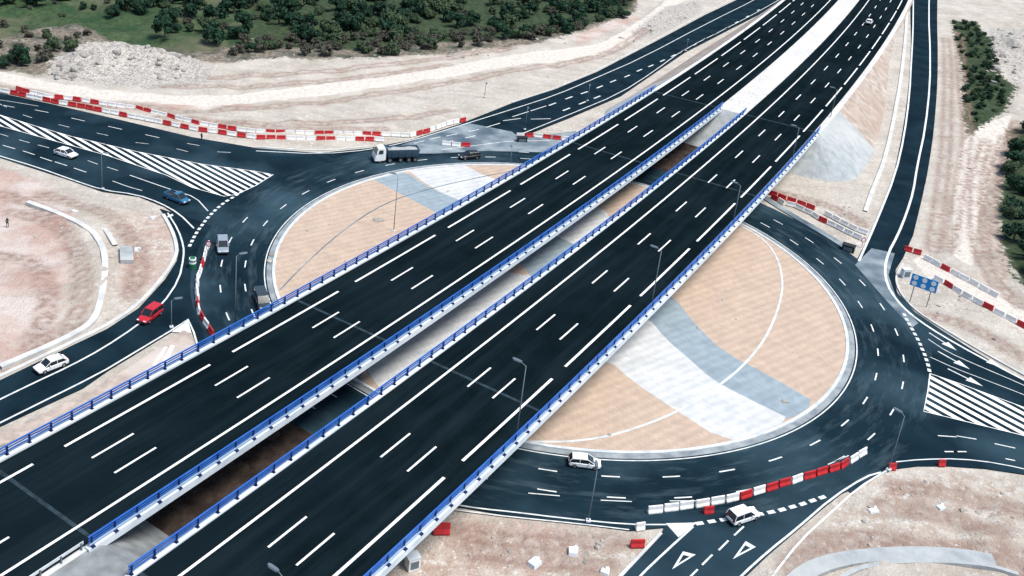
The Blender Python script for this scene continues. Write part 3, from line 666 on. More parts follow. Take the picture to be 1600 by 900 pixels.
# yield dots
for P in ([(377, 300), (365, 308), (353, 315), (345, 321), (338, 327), (332, 333), (326, 339), (320, 346), (315, 353), (309, 361), (304, 369), (300, 377), (296, 385)],
          [(1413, 492), (1417, 500), (1422, 509), (1427, 518), (1432, 527), (1437, 536), (1440, 544), (1444, 552), (1447, 561), (1450, 570), (1452, 579)]):
    Q = smooth(GP(P), 1); L_ = length(Q); k = 0.0
    while k < L_: 
        p, a = along(Q, k); ribbon(mb, [(p[0] - math.cos(a) * .42, p[1] - math.sin(a) * .42), (p[0] + math.cos(a) * .42, p[1] + math.sin(a) * .42)], .5, ZG); k += 1.5
Q = GP([(1093, 818), (1118, 814), (1187, 804), (1217, 798), (1250, 789), (1295, 774)]); L_ = length(Q); k = 0
while k < L_:
    p, a = along(Q, k); ribbon(mb, [(p[0] - math.cos(a) * .48, p[1] - math.sin(a) * .48), (p[0] + math.cos(a) * .48, p[1] + math.sin(a) * .48)], .5, ZG); k += 1.55
# slip road lines
pl([(262, 333), (279, 360), (287, 385), (287, 402), (280, 437), (253, 477), (213, 510), (160, 545), (110, 572), (50, 600), (-20, 634)], .26)
pl([(310, 545), (303, 520), (294, 499), (267, 517), (167, 577), (127, 598), (0, 661), (-60, 690)], .26, sm=0)
mb.add([(*p, ZG + .004) for p in GP([(294, 500), (299, 521), (268, 519)])], [(0, 1, 2)])
# north ramp
pl([(400, 236), (500, 241), (580, 234), (640, 221), (720, 196), (800, 171), (868, 149), (933, 121), (1000, 92), (1100, 39), (1183, -2), (1230, -30)], .26)
pl([(806, 213), (880, 183), (967, 147), (1020, 113), (1067, 78), (1140, 42), (1200, 10), (1250, -20)], .24)
dash_at([(863, 163), (889, 153), (913, 145), (937, 136), (958, 127), (980, 119), (999, 110), (1017, 103), (1035, 95), (1052, 87), (1068, 79), (1085, 70), (1101, 61), (1118, 53), (1135, 44), (1151, 35), (1168, 26), (1185, 16)], 3.2, .4)
dash_at([(885, 171), (910, 161), (933, 152)], 3.2, .4)
dash_at([(815, 178), (840, 170)], 7, .25); dash_at([(770, 196), (800, 187), (845, 186)], 5, .25); dash_at([(655, 222), (680, 216), (706, 211), (740, 204)], 3, .22); dash_at([(700, 222), (735, 214)], 3, .25)
pl([(690, 234), (740, 228), (800, 220), (860, 220)], .2)
# east ramp
pl([(1427, -40), (1427, 27), (1424, 90), (1421, 150), (1413, 212), (1399, 273), (1368, 350), (1342, 408)], .40)
pl([(1453, -40), (1451, 27), (1453, 80), (1453, 133), (1446, 200), (1433, 260), (1427, 300), (1416, 335), (1403, 367), (1388, 395), (1382, 420), (1386, 445), (1400, 468), (1420, 489), (1453, 513), (1500, 541), (1567, 577), (1620, 604)], .42)
# east road
pl([(1450, 530), (1480, 550), (1520, 568), (1600, 602), (1680, 640)], .16); pl([(1453, 558), (1490, 575), (1540, 594), (1600, 617), (1680, 650)], .14)
for c, d in (((1473, 534), (1487, 543)), ((1490, 563), (1506, 572)), ((1508, 590), (1524, 598)), ((1540, 562), (1552, 568))):
    (x, y), (x2, y2) = G(*c), G(*d); a = math.atan2(y2 - y, x2 - x); ca, sa = math.cos(a), math.sin(a)
    T = [(-2.6, -.12), (.4, -.12), (.4, -.75), (2.6, 0), (.4, .75), (.4, .12), (-2.6, .12)]
    mb.add([(x + p * ca - q * sa, y + p * sa + q * ca, ZG + .004) for p, q in T], [(0, 1, 6, ), (1, 5, 6), (2, 3, 4), (1, 2, 4), (1, 4, 5)])
dash_at([(1480, 682), (1510, 684), (1570, 697)], 2.5, .18); dash_at([(1486, 706), (1500, 706)], 1.8, .2); dashes([((1571, 717), (1586, 720))], .2)
pl([(1400, 722), (1440, 718), (1500, 717), (1560, 724), (1640, 742)], .18)
# south road
pl([(1377, 738), (1352, 745), (1300, 778), (1245, 826), (1200, 862), (1160, 898), (1110, 950)], .24); pl([(1386, 735), (1340, 763), (1296, 803), (1250, 845), (1207, 900), (1170, 950)], .24)
pl([(1083, 823), (1040, 862), (1000, 900), (960, 945)], .24)
pl([(700, 787), (750, 795), (800, 800), (880, 810), (983, 820), (1041, 820)], .2); pl([(690, 794), (750, 802), (800, 808), (900, 818), (983, 828)], .16)
dashes([((1147, 837), (1162, 823)), ((1123, 860), (1138, 845)), ((1097, 883), (1113, 867)), ((1078, 902), (1090, 890)), ((1055, 926), (1068, 912))], .2)
mb.add([(*p, ZG + .004) for p in GP([(1040, 818), (1089, 817), (1060, 840)])], [(0, 1, 2)])
for T in ([(1050, 890), (1067, 862), (1087, 867)], [(1145, 874), (1165, 846), (1181, 855)]):
    O = GP(T); cx = sum(p[0] for p in O) / 3; cy = sum(p[1] for p in O) / 3
    I = [(cx + (p[0] - cx) * .5, cy + (p[1] - cy) * .5) for p in O]
    mb.add([(*p, ZG + .004) for p in O + I], [(0, 1, 4, 3), (1, 2, 5, 4), (2, 0, 3, 5)])
dash_at([(1245, 747), (1310, 719)], 4, .14); dash_at([(1070, 783), (963, 783), (850, 773)], 3.6, .14)
tag(mb.build('road_markings', M['paint_mid']), kind='structure'); mb = MB()
# hatched areas
def clip(P, a, b):          # keep the left of a -> b
    out = []; n = len(P); sd_ = lambda p: (b[0] - a[0]) * (p[1] - a[1]) - (b[1] - a[1]) * (p[0] - a[0])
    for i in range(n):
        p, q = P[i], P[(i + 1) % n]; dp, dq = sd_(p), sd_(q)
        if dp >= 0: out.append(p)
        if (dp >= 0) != (dq >= 0): k = dp / (dp - dq); out.append((p[0] + (q[0] - p[0]) * k, p[1] + (q[1] - p[1]) * k))
    return out
def hatch(poly, d0, d1, pitch, wid, outline=.15):
    P = GP(poly); a, b = G(*d0), G(*d1); l = math.dist(a, b); ux, uy = (b[0] - a[0]) / l, (b[1] - a[1]) / l; nx_, ny_ = -uy, ux
    D = [(p[0] - a[0]) * nx_ + (p[1] - a[1]) * ny_ for p in P]
    k = math.floor(min(D) / pitch)
    while k * pitch < max(D):
        o = k * pitch; k += 1
        p0 = (a[0] + nx_ * o, a[1] + ny_ * o); p1 = (a[0] + nx_ * (o + wid), a[1] + ny_ * (o + wid))
        q = clip(P, p0, (p0[0] + ux, p0[1] + uy)); 
        if len(q) > 2: q = clip(q, (p1[0] + ux, p1[1] + uy), p1)
        if len(q) > 2: mb.add([(*c, ZG + .004) for c in q], [tuple(range(len(q)))])
    ribbon(mb, P + [P[0]], outline, ZG + .008)
hatch([(-60, 160), (0, 180), (55, 197), (110, 213), (213, 237), (317, 257), (400, 268), (427, 273), (400, 290), (370, 304), (350, 307), (300, 293), (260, 274), (167, 243), (80, 219), (0, 197), (-60, 178)], (187, 230), (277, 280), 1.42, .62)
hatch([(1453, 584), (1500, 600), (1600, 637), (1720, 682), (1720, 710), (1600, 681), (1443, 643), (1450, 610)], (1487, 600), (1600, 660), 1.62, .82)
tag(mb.build('hatched_markings', M['paint_hatch']), kind='structure')
# pale concrete ditches and kerbs
mb = MB()
def dt(P, w_, z=.02, d=.3): ribbon(mb, smooth(GP(P), 2), w_, z, 0, d)
dt([(1421, -40), (1414, 67), (1404, 150), (1384, 247), (1362, 300), (1352, 330)], .8, .12)
dt([(1411, 412), (1399, 430), (1403, 453), (1427, 483), (1470, 511), (1530, 547), (1620, 597)], .30, .1)
dt([(-90, 628), (0, 588), (110, 536), (167, 509), (217, 476), (256, 432), (274, 404), (277, 387), (270, 362), (255, 335)], .55, .12)
dt([(1033, 833), (1003, 865), (965, 905), (930, 945)], .35, .1)
dt([(400, 229), (500, 236), (580, 228)], .4, .08)
dt([(43, 317), (95, 336), (143, 360), (160, 385), (165, 410), (163, 440), (157, 475), (147, 503), (120, 522), (60, 550), (0, 575)], .9, .35, .6)
dt([(113, 330), (150, 345), (165, 360), (180, 385)], .7, .3, .6)
dt([(800, 160), (868, 138), (933, 110), (1033, 57), (1100, 20), (1167, -12)], .3, .06)
tag(mb.build('concrete_ditch', M['ditch']), kind='structure')
mb = MB()
dt([(1225, 925), (1265, 890), (1320, 874), (1385, 868), (1440, 866), (1510, 870), (1552, 878)], 1.9, .3, .7)
dt([(1290, 925), (1330, 892), (1400, 880), (1480, 880), (1545, 886), (1590, 900)], .5, .35, .7)
tag(mb.build('curved_concrete_channel', M['paving_blue']), kind='structure')

# ---------------------------------------------------------------- plastic road barriers
def barrier_mesh(L_, m_, nm):
    mb = MB(); pr = [(-.24, 0), (.24, 0), (.24, .12), (.11, .38), (.08, .78), (-.08, .78), (-.11, .38), (-.24, .12)]
    mb.loft([[(x, y * k, z) for y, z in pr] for x, k in ((-L_ / 2, .8), (-L_ / 2 + .08, 1), (-.06, 1), (0, .88), (.06, 1), (L_ / 2 - .08, 1), (L_ / 2, .8))])
    o = mb.build('road_barrier', m_, bevel=0); me = o.data; COL.objects.unlink(o); bpy.data.objects.remove(o); return me
BM = {'w': barrier_mesh(1.9, M['bar_white'], 'w'), 'r': barrier_mesh(1.9, M['bar_red'], 'r')}
nbar = 0
def chain(P, seq, where, group, z=None, unit=2.0, jit=.05, sc=1.15):
    global nbar
    Q = GP(P); L_ = length(Q); n = max(1, int(round(L_ / unit)))
    for i in range(n):
        p, a = along(Q, (i + .5) * L_ / n); c = seq[int(i * len(seq) / n) if len(seq) > 8 else i % len(seq)]
        if c == '.': continue
        o = link('road_barrier', BM[c]); zz = z if z is not None else max(gz(*p), -.05) + .02
        o.location = (p[0] + random.uniform(-jit, jit), p[1] + random.uniform(-jit, jit), zz); o.rotation_euler[2] = a + random.uniform(-.05, .05); o.scale = (L_ / n / 2.0 * .93, sc, sc)
        tag(o, ('red' if c == 'r' else 'white') + ' plastic barrier ' + where, 'barrier', group); nbar += 1
ga = 'barriers in the lower row along the west road'
chain([(-20, 138), (0, 143), (53, 154), (90, 162), (133, 169), (200, 183), (247, 192), (307, 204), (373, 213), (400, 217), (477, 219), (583, 220), (600, 221)], 'wwwrrwwwrrwrwrrrwwrrwwwwrwwrwrwrwwrwrrrrwwwrrwwwrrww', 'in the lower row between west road and sandy verge', ga, z=.02)
gb = 'barriers in the upper row along the west road'
chain([(25, 140), (37, 144), (77, 153), (110, 156), (160, 164), (217, 172), (253, 181), (310, 195), (360, 203), (400, 208), (467, 210), (533, 211), (597, 212), (640, 214), (670, 206), (700, 195), (728, 189)], 'rrwwwrrwrwrwwwwwrwrwwrwwwrwwrwrwwwrrrwwwwrrwwwwrrwwwwwrrwwrwwwrr', 'in the upper row between west road and sandy verge', gb, z=.02)
chain([(327, 383), (321, 395), (315, 418), (309, 435), (308, 455), (309, 475), (311, 490), (321, 507), (334, 526)], 'wwwrwwwwwwwrwwrwrr', 'in the curving line beside the grey car at the roundabout exit', 'barriers across the west side of the roundabout', z=.03)
chain([(1010, 802), (1050, 797), (1075, 793), (1110, 788), (1160, 778), (1200, 766), (1250, 750), (1310, 733), (1353, 707)], 'wwwwwwwwrwwrrrwrrwrrwwww', 'in the curved line above the white car at the south entry', 'barriers across the south side of the roundabout', z=.03)
chain([(1098, 802), (1115, 800)], 'r', 'lying behind the white car at the south entry', 'barrier by the white car', z=.03)
chain([(806, 214), (835, 214), (860, 217), (905, 221)], 'wrwrrw', 'on the north apron left of the bridge, behind the black car', 'barriers on the north apron', z=.04)
chain([(690, 226), (715, 229), (750, 229)], 'wwr.w', 'on the dusty apron above the black car', 'barriers above the black car', z=.04)
chain([(1200, 302), (1230, 313), (1263, 324), (1293, 337), (1317, 350), (1335, 359), (1356, 367)], 'rrrrrrr.rwwrwwrww', 'in the upper row right of the bridge beside the concrete slope', 'barriers in the upper row right of the bridge')
chain([(1205, 308), (1222, 318), (1240, 323), (1263, 333), (1283, 345), (1305, 355), (1327, 366), (1347, 375)], 'rwwrwwwwrwwwrwww', 'in the lower row right of the bridge beside the ring road', 'barriers in the lower row right of the bridge')
chain([(1412, 390), (1440, 398)], 'rrr', 'standing across the end of the east ramp shoulder', 'barriers at the end of the east ramp')
chain([(1443, 403), (1480, 424), (1517, 443), (1537, 454), (1560, 466)], 'wwwrwwwwwwww', 'in the upper row along the cream path behind the blue sign', 'barriers in the upper row behind the blue sign')
chain([(1458, 436), (1480, 448), (1503, 462), (1540, 482), (1570, 497), (1600, 512), (1660, 545)], 'wrrwrwwwrrwwwrrrrwwwrr', 'in the lower row along the cream path beside the blue sign', 'barriers in the lower row beside the blue sign')
chain([(983, 853), (1008, 853)], 'r', 'lying alone on the gravel left of the south road', 'barrier on the gravel'); chain([(992, 827), (1008, 825)], 'w', 'standing at the kerb corner left of the white triangle', 'barrier at the kerb corner')
chain([(1386, 733), (1400, 733)], 'r', 'at the tip of the beige lot next to the lamp post', 'barrier at tip of beige lot'); chain([(1464, 727), (1476, 727)], 'r', 'alone on the upper edge of the beige lot', 'barrier on the edge of beige lot')
chain([(675, 832), (705, 832)], 'r', 'in the shade of the right bridge on gravel', 'barrier by the bridge', sc=1.6)

# ---------------------------------------------------------------- lamp posts
def pole_height(px, py, base, z0):
    lo, hi = 2, 25
    for _ in range(30):
        mid_ = (lo + hi) / 2
        if PR(base[0], base[1], z0 + mid_)[1] > py: lo = mid_
        else: hi = mid_
    return lo
def lamp_post(base, z0, h, az, label, group, arm=1.6, k=1.0):
    r = empty('lamp_post', (*base, z0), az); tag(r, label, 'lamp post', group)
    mb = MB(); mb.tube((0, 0, 0), (0, 0, h), .15 * k, .09 * k, 10); mb.build('pole', M['steel'], r, smooth=True)
    mb = MB(); mb.box((0, 0, .08), (.5, .5, .16)); mb.build('base_plate', M['concrete'], r)
    mb = MB(); mb.tube((0, 0, h - .05), (arm, 0, h + .25), .06 * k, .05 * k, 8); mb.build('arm', M['steel'], r)
    mb = MB(); mb.loft([[(arm + x, y * w_, h + .22 + z) for y, z in ((-1, 0), (1, 0), (.7, .14), (-.7, .14))] for x, w_ in ((-.15, .1), (.1, .2), (.75, .22), (1.0, .1))])
    l = mb.build('luminaire', M['steel'], r); mb = MB(); mb.box((arm + .42, 0, h + .2), (.6, .28, .03)); mb.build('lens', M['lamp_glass'], l)
for (tx, ty, bx, by, lab) in (
    (1408, 650, 1388, 735, 'lamp post at the tip of the beige lot, bottom right'),
    (350, 400, 367, 520, 'tall lamp post on the ring road in front of the grey car'),
    (922, 737, 919, 815, 'lamp post at the south kerb below the white car'),
    (148, 240, 160, 296, 'lamp post beside the white car at the west road'),
    (263, 470, 268, 512, 'short lamp post on the slip road right of the red car'),
    (818, 168, 820, 203, 'lamp post on the north ramp, nearest the bridge'),
    (922, 133, 918, 158, 'lamp post halfway along the north ramp'),
    (1072, 62, 1072, 80, 'lamp post far up the north ramp'),
    (757, 130, 757, 152, 'thin lamp post on the sandy verge above the north ramp'),
    (797, 238, 797, 258, 'lamp post at the island kerb right of the black car'),
    (612, 275, 615, 362, 'lamp post standing on the left part of the paved island')):
    b = G(bx, by); h = pole_height(tx, ty, b, .1); az = math.atan2(ICY - b[1], ICX - b[0]) + (math.pi if math.hypot(b[0] - ICX, b[1] - ICY) < 46 else 0)
    lamp_post(b, .1 if h > 3 else 0, max(h, 3.5), az, lab, 'lamp posts at ground level', arm=.5, k=.5)
for i, (tx, ty, bx, by) in enumerate(((817, 572, 812, 690), (1020, 392, 1012, 480), (1144, 290, 1137, 350), (1234, 200, 1227, 250), (1297, 140, 1290, 180))):
    s, _ = ST(*G(bx, by, H)); b = AR(s, -24.72); h = pole_height(tx, ty, b, H + .18)
    lamp_post(b, H + .18, h, PHI + s * KAP + math.pi / 2, 'lamp post on the right bridge edge, %s' % ('nearest one fully in view', 'beside the blue paving band', 'above the shaded road crossing', 'just before the far deck end', 'just past the far deck end')[i], 'lamp posts on the right bridge', arm=.7, k=.55)
b = AR(46.4, -21.5 - 3.2); lamp_post(b, H + .18, 8.6, PHI + math.pi / 2, 'lamp post at the bottom edge, only its head in view', 'lamp posts on the right bridge', arm=.7, k=.55)

# ---------------------------------------------------------------- vehicles
def wheel(parent, x, y, r=.32, w_=.22):
    mb = MB(); mb.tube((0, -w_ / 2, 0), (0, w_ / 2, 0), r, n=18); o = mb.build('wheel', M['tyre'], parent, loc=(x, y, r))
    mb = MB(); sg = 1 if y > 0 else -1; mb.tube((0, sg * (w_ / 2 - .02), 0), (0, sg * (w_ / 2 + .015), 0), r * .62, r * .5, n=12); mb.build('rim', M['rim'], o)
def section(x, hw, zb, zt, rd=.12):
    return [(x, -hw + rd * .4, zb), (x, hw - rd * .4, zb), (x, hw, zb + rd), (x, hw, zt - rd * 1.2), (x, hw - rd, zt), (x, 0, zt + .02), (x, -hw + rd, zt), (x, -hw, zt - rd * 1.2), (x, -hw, zb + rd)]
def vehicle(name, cat, front, rear, paint, label, style='car', z=.03, L_=4.3, k=1.0, wid=1.78):
    a, b = G(*front, z), G(*rear, z); rz = math.atan2(a[1] - b[1], a[0] - b[0]); r = empty(name, ((a[0] + b[0]) / 2, (a[1] + b[1]) / 2, z), rz); tag(r, label, cat)
    h = L_ / 2; w2 = wid / 2
    mb = MB()
    if style == 'van': prof = [(-h, .8, .42, 1.0), (-h + .12, .97, .30, 1.05), (-h * .3, 1, .28, 1.05), (h * .45, 1, .28, 1.08), (h * .8, .97, .28, 1.0), (h - .12, .9, .32, .9), (h, .78, .45, .72)]
    else: prof = [(-h, .80, .42, .78), (-h + .15, .95, .30, .94), (-h * .5, 1, .26, .96), (0, 1, .25, .94), (h * .4, 1, .25, .92), (h * .75, .97, .26, .84), (h - .15, .9, .30, .74), (h, .76, .42, .62)]
    mb.loft([section(x, w2 * q, zb, zt) for x, q, zb, zt in prof]); mb.build('body', M[paint], r, smooth=False)
    # cabin
    if style == 'car': cab = [(-h + .35, .95, .97), (-h + .85, 1.38, .80), (-.1, 1.44, .80), (.35, 1.42, .79), (h * .52, .90, .86)]
    elif style == 'hatch': cab = [(-h + .08, .95, .95), (-h + .45, 1.44, .82), (-.1, 1.50, .81), (.30, 1.47, .80), (h * .55, .92, .86)]
    elif style == 'suv': cab = [(-h + .06, 1.0, .97), (-h + .32, 1.62, .86), (-.1, 1.68, .84), (.35, 1.64, .83), (h * .50, .95, .88)]
    elif style == 'van': cab = [(-h + .03, 1.02, .97), (-h + .12, 1.80, .88), (-.1, 1.86, .87), (h * .38, 1.82, .86), (h * .74, 1.04, .88)]
    else: cab = [(-.25, .95, .95), (-.08, 1.60, .84), (.35, 1.66, .83), (.75, 1.60, .82), (h * .62, .92, .88)]
    rings = [[(x, -w2 * .93, .88), (x, w2 * .93, .88), (x, w2 * tw * (1 if zt > 1.2 else 1.05), zt), (x, -w2 * tw * (1 if zt > 1.2 else 1.05), zt)] for x, zt, tw in cab]
    mb = MB(); mb.loft(rings); g = mb.build('windows', M['glass'], r)
    mb = MB(); top = cab[1:4]
    mb.loft([[(x, -w2 * tw - .03, zt - .05), (x, w2 * tw + .03, zt - .05), (x, w2 * tw - .06, zt + .035), (x, -w2 * tw + .06, zt + .035)] for x, zt, tw in top])
    for sy in (-1, 1):
        for i, j in ((0, 1), (3, 4)):
            (xa, za, ta), (xb, zb, tb) = cab[i], cab[j]; mb.tube((xa, sy * w2 * ta * .97, za), (xb, sy * w2 * tb * .97, zb), .05, n=5)
        xm = (cab[1][0] + cab[3][0]) / 2; mb.tube((xm, sy * w2 * .94, .9), (xm, sy * w2 * .83, cab[2][1] - .02), .045, n=5)
    if style == 'van': mb.box(((-h + .1 - .1) / 2 - .1, 0, 1.36), (h - .1, wid * .93, .86), taper=.93)
    mb.build('roof', M[paint], r)
    if style == 'pickup':
        mb = MB(); x0, x1 = -h + .12, -.3
        for sy in (-1, 1): mb.box(((x0 + x1) / 2, sy * (w2 - .06), 1.02), (x1 - x0, .1, .34))
        mb.box((x0, 0, 1.02), (.08, wid - .1, .34)); mb.build('bed', M[paint], r)
        mb = MB(); mb.box(((x0 + x1) / 2, 0, .985), (x1 - x0 - .1, wid - .26, .03)); mb.build('bed_floor', M['plastic'], r)
    for x in (-h * .62, h * .62):
        for sy in (-1, 1): wheel(r, x, sy * (w2 - .09))
    for sy in (-1, 1):
        mb = MB(); mb.box((h - .10, sy * w2 * .62, .66), (.22, .36, .14)); mb.build('headlight', M['hl'], r)
        mb = MB(); mb.box((-h + .05, sy * w2 * .70, .80), (.12, .24, .2)); mb.build('taillight', M['tl'], r)
        mb = MB(); mb.box((cab[3][0] + .25, sy * (w2 + .08), 1.0), (.12, .18, .13)); mb.build('mirror', M[paint], r)
    for x, nm in ((h - .02, 'front_bumper'), (-h + .02, 'rear_bumper')):
        mb = MB(); mb.box((x, 0, .42), (.16, wid * .84, .16)); mb.build(nm, M['plastic'], r)
    if k != 1: r.scale = (k, k, k)
    return r
vehicle('car', 'car', (123, 250), (84, 238), 'car_white', 'white car on the west road driving towards the hatched markings', 'car', k=1.05)
vehicle('pickup_truck', 'pickup', (298, 322), (256, 305), 'car_blue', 'blue pickup with dark bed approaching the roundabout yield line', 'pickup', L_=4.9)
vehicle('car', 'car', (349, 403), (347, 376), 'car_grey', 'grey car on the roundabout beside the white barriers', 'suv', L_=4.3, k=1.02)
vehicle('car', 'car', (217, 510), (252, 484), 'car_red', 'red car with dark windows on the slip road', 'suv', L_=4.4, k=.95)
vehicle('car', 'car', (54, 585), (106, 565), 'car_white', 'white car on the slip road at the left edge', 'car', k=.95)
vehicle('car', 'car', (716, 249), (750, 246), 'car_black', 'black car on the ring road following the truck', 'hatch', k=1.02)
vehicle('car', 'car', (937, 730), (888, 724), 'car_white', 'white car on the ring road below the salmon island', 'hatch', L_=4.4, k=.87)
vehicle('car', 'car', (1184, 803), (1136, 819), 'car_white', 'white car waiting at the dotted line of the south entry', 'suv', L_=4.5, k=.9)
vehicle('van', 'van', (414, 488), (404, 462), 'car_dark', 'dark van half hidden by the left bridge railing', 'van', L_=4.4)
vehicle('car', 'car', (1363, 31), (1352, 43), 'car_white', 'small white car far up the right carriageway', 'car', z=H + .03, k=1.05)

def truck(front, rear):
    a, b = G(*front, .03), G(*rear, .03); rz = math.atan2(a[1] - b[1], a[0] - b[0]); r = empty('tipper_truck', ((a[0] + b[0]) / 2, (a[1] + b[1]) / 2, .03), rz)
    tag(r, 'white cabbed tipper truck with dark bluish body on the ring road', 'truck')
    mb = MB(); mb.box((-.6, 0, .85), (8.2, .9, .3)); mb.build('chassis', M['plastic'], r)
    c = MB(); c.loft([[(x, -w_, z0), (x, w_, z0), (x, w_ * tk, z1), (x, -w_ * tk, z1)] for x, w_, z0, z1, tk in ((2.2, 1.22, .7, 3.0, .93), (2.6, 1.24, .6, 3.15, .93), (3.7, 1.24, .5, 3.0, .9), (4.3, 1.22, .5, 1.9, .97), (4.45, 1.15, .5, 1.2, .97))])
    cabn = c.build('cab', M['car_white'], r, bevel=0)
    mb = MB(); mb.add([(3.78, -1.02, 2.86), (3.78, 1.02, 2.86), (4.31, 1.1, 1.98), (4.31, -1.1, 1.98)], [(0, 1, 2, 3)]); mb.build('windscreen', M['glass'], cabn)
    for sy in (-1, 1):
        mb = MB(); mb.add([(2.75, sy * 1.225, 2.0), (3.75, sy * 1.23, 2.0), (3.55, sy * 1.16, 2.75), (2.75, sy * 1.165, 2.75)], [(0, 1, 2, 3)]); mb.build('side_window', M['glass'], cabn)
        mb = MB(); mb.box((4.2, sy * 1.4, 2.2), (.1, .25, .6)); mb.build('mirror', M['plastic'], cabn)
        mb = MB(); mb.box((4.47, sy * .9, .85), (.06, .35, .22)); mb.build('headlight', M['hl'], r)
    t = MB(); zt = 2.75
    O = [(-4.7, -1.25), (1.9, -1.25), (1.9, 1.25), (-4.7, 1.25)]; I = [(-4.6, -1.15), (1.8, -1.15), (1.8, 1.15), (-4.6, 1.15)]; Bo = [(-4.5, -1.0), (1.7, -1.0), (1.7, 1.0), (-4.5, 1.0)]
    t.add([(*p, zt) for p in O] + [(*p, zt) for p in I] + [(*p, 1.1) for p in Bo] + [(*p, zt - .5) for p in I],
          [(0, 1, 5, 4), (1, 2, 6, 5), (2, 3, 7, 6), (3, 0, 4, 7), (0, 1, 9, 8), (1, 2, 10, 9), (2, 3, 11, 10), (3, 0, 8, 11), (8, 9, 10, 11), (4, 5, 13, 12), (5, 6, 14, 13), (6, 7, 15, 14), (7, 4, 12, 15)])
    for x in (-3.4, -2.0, -.6, .8):
        for sy in (-1, 1): t.box((x, sy * 1.22, 2.0), (.12, .1, 1.4))
    t.box((2.05, 0, 3.0), (.5, 2.4, .1)); t.build('tipper_body', M['car_tipper'], r)
    mb = MB(); mb.loft([[(x, -1.1 * q, zt - .35), (x, 0, zt - .35 + hh), (x, 1.1 * q, zt - .35)] for x, q, hh in ((-4.5, 1, .1), (-2.8, 1, .6), (-1, 1, .45), (.6, 1, .65), (1.75, 1, .1))]); mb.build('sand_load', M['load'], r)
    for x in (-3.9, -2.6, -.9, 1.5 - .2, 3.3):
        for sy in (-1, 1): wheel(r, x, sy * 1.05, .5, .32)
    mb = MB(); mb.box((4.5, 0, .6), (.12, 2.3, .35)); mb.build('bumper', M['plastic'], r)
truck((583, 252), (650, 250))

# ---------------------------------------------------------------- blue sign, small signs, other small things
def blue_sign():
    b0 = G(1423, 470); b1 = G(1446, 480); mid_ = ((b0[0] + b1[0]) / 2, (b0[1] + b1[1]) / 2)
    ang = -.62; r = empty('direction_sign', (*mid_, 0), ang); tag(r, 'blue sign panel with six white discs on two steel posts', 'sign')
    for x in (-1.3, 1.3): mb = MB(); mb.tube((x, .09, -.3), (x, .09, 4.9), .07, n=8); mb.build('post', M['steel'], r)
    mb = MB(); mb.box((0, 0, 3.85), (4.1, .1, 2.1)); p = mb.build('panel', M['blue_sign'], r, bevel=.03)
    for i in range(3):
        for j in range(2):
            mb = MB(); mb.tube((-1.4 + 1.4 * i, -.055, 3.35 + 1.02 * j), (-1.4 + 1.4 * i, -.075, 3.35 + 1.02 * j), .40, n=20); mb.build('white_disc', M['sign_white'], p)
blue_sign()
def round_sign(px, py, label, h=1.5):
    x, y = G(px, py); r = empty('round_sign', (x, y, 0), random.uniform(-.2, .2)); tag(r, label, 'sign', None)
    mb = MB(); mb.tube((0, 0, -.1), (0, 0, h), .04); mb.build('post', M['steel'], r)
    mb = MB(); mb.tube((0, -.05, h), (0, -.09, h), .50, n=24); f_ = mb.build('sign_face', M['bar_red'], r); mb = MB(); mb.tube((0, -.095, h), (0, -.11, h), .34, n=24); mb.build('sign_centre', M['sign_white'], f_)
round_sign(1346, 386, 'round red and white sign at the end of the barriers beside east ramp')
round_sign(326, 394, 'round red and white sign atop the curving barrier line by the grey car')
def vertex_marker(px, py, label, col='green', h=1.7, r0=.55):
    x, y = G(px, py); r = empty('traffic_marker', (x, y, .03)); tag(r, label, 'marker')
    mb = MB(); mb.loft([[(q * math.cos(2 * math.pi * i / 16), q * math.sin(2 * math.pi * i / 16), z) for i in range(16)] for z, q in ((0, r0), (h * .9, r0 * .92), (h, r0 * .7))]); mb.build('body', M[col], r)
    for z in (h * .45, h * .78):
        mb = MB(); mb.loft([[(q * math.cos(2 * math.pi * i / 16), q * math.sin(2 * math.pi * i / 16), z + d) for i in range(16)] for d, q in ((0, r0 * .99), (.28, r0 * .98))]); mb.build('white_band', M['sign_white'], r)
vertex_marker(301, 418, 'green drum marker with white bands where the slip road leaves the roundabout')
def cabinet(px, py, d, m_, label, name='cabinet', rz=0.):
    x, y = G(px, py); r = empty(name, (x, y, gz(x, y) if m_ != 'x' else 0), rz); tag(r, label, name)
    mb = MB(); mb.box((0, 0, d[2] / 2), d, taper=.96); b_ = mb.build('body', M[m_], r, bevel=.03)
    mb = MB(); mb.box((0, 0, d[2] + .04), (d[0] * 1.06, d[1] * 1.06, .08)); mb.build('lid', M['concrete'] if m_ != 'car_black' else M['plastic'], r)
    mb = MB(); mb.box((0, -d[1] / 2 - .012, d[2] * .5), (d[0] * .7, .02, d[2] * .6)); mb.build('door', M['steel'], r)
cabinet(1414, 432, (1.5, 1.0, 1.6), 'concrete', 'pale utility cabinet beside the blue sign', rz=.2)
cabinet(644, 885, (1.3, 1.1, 1.5), 'bar_white', 'white cabinet on gravel below the right bridge edge', rz=.5)
cabinet(1325, 391, (2.2, 1.3, 1.2), 'car_black', 'black generator box beside the barrier rows and round sign', 'generator', rz=-.5)
cabinet(815, 221, (2.2, 1.2, 1.2), 'car_black', 'black generator box at the left end of the north apron barriers', 'generator', rz=.2)
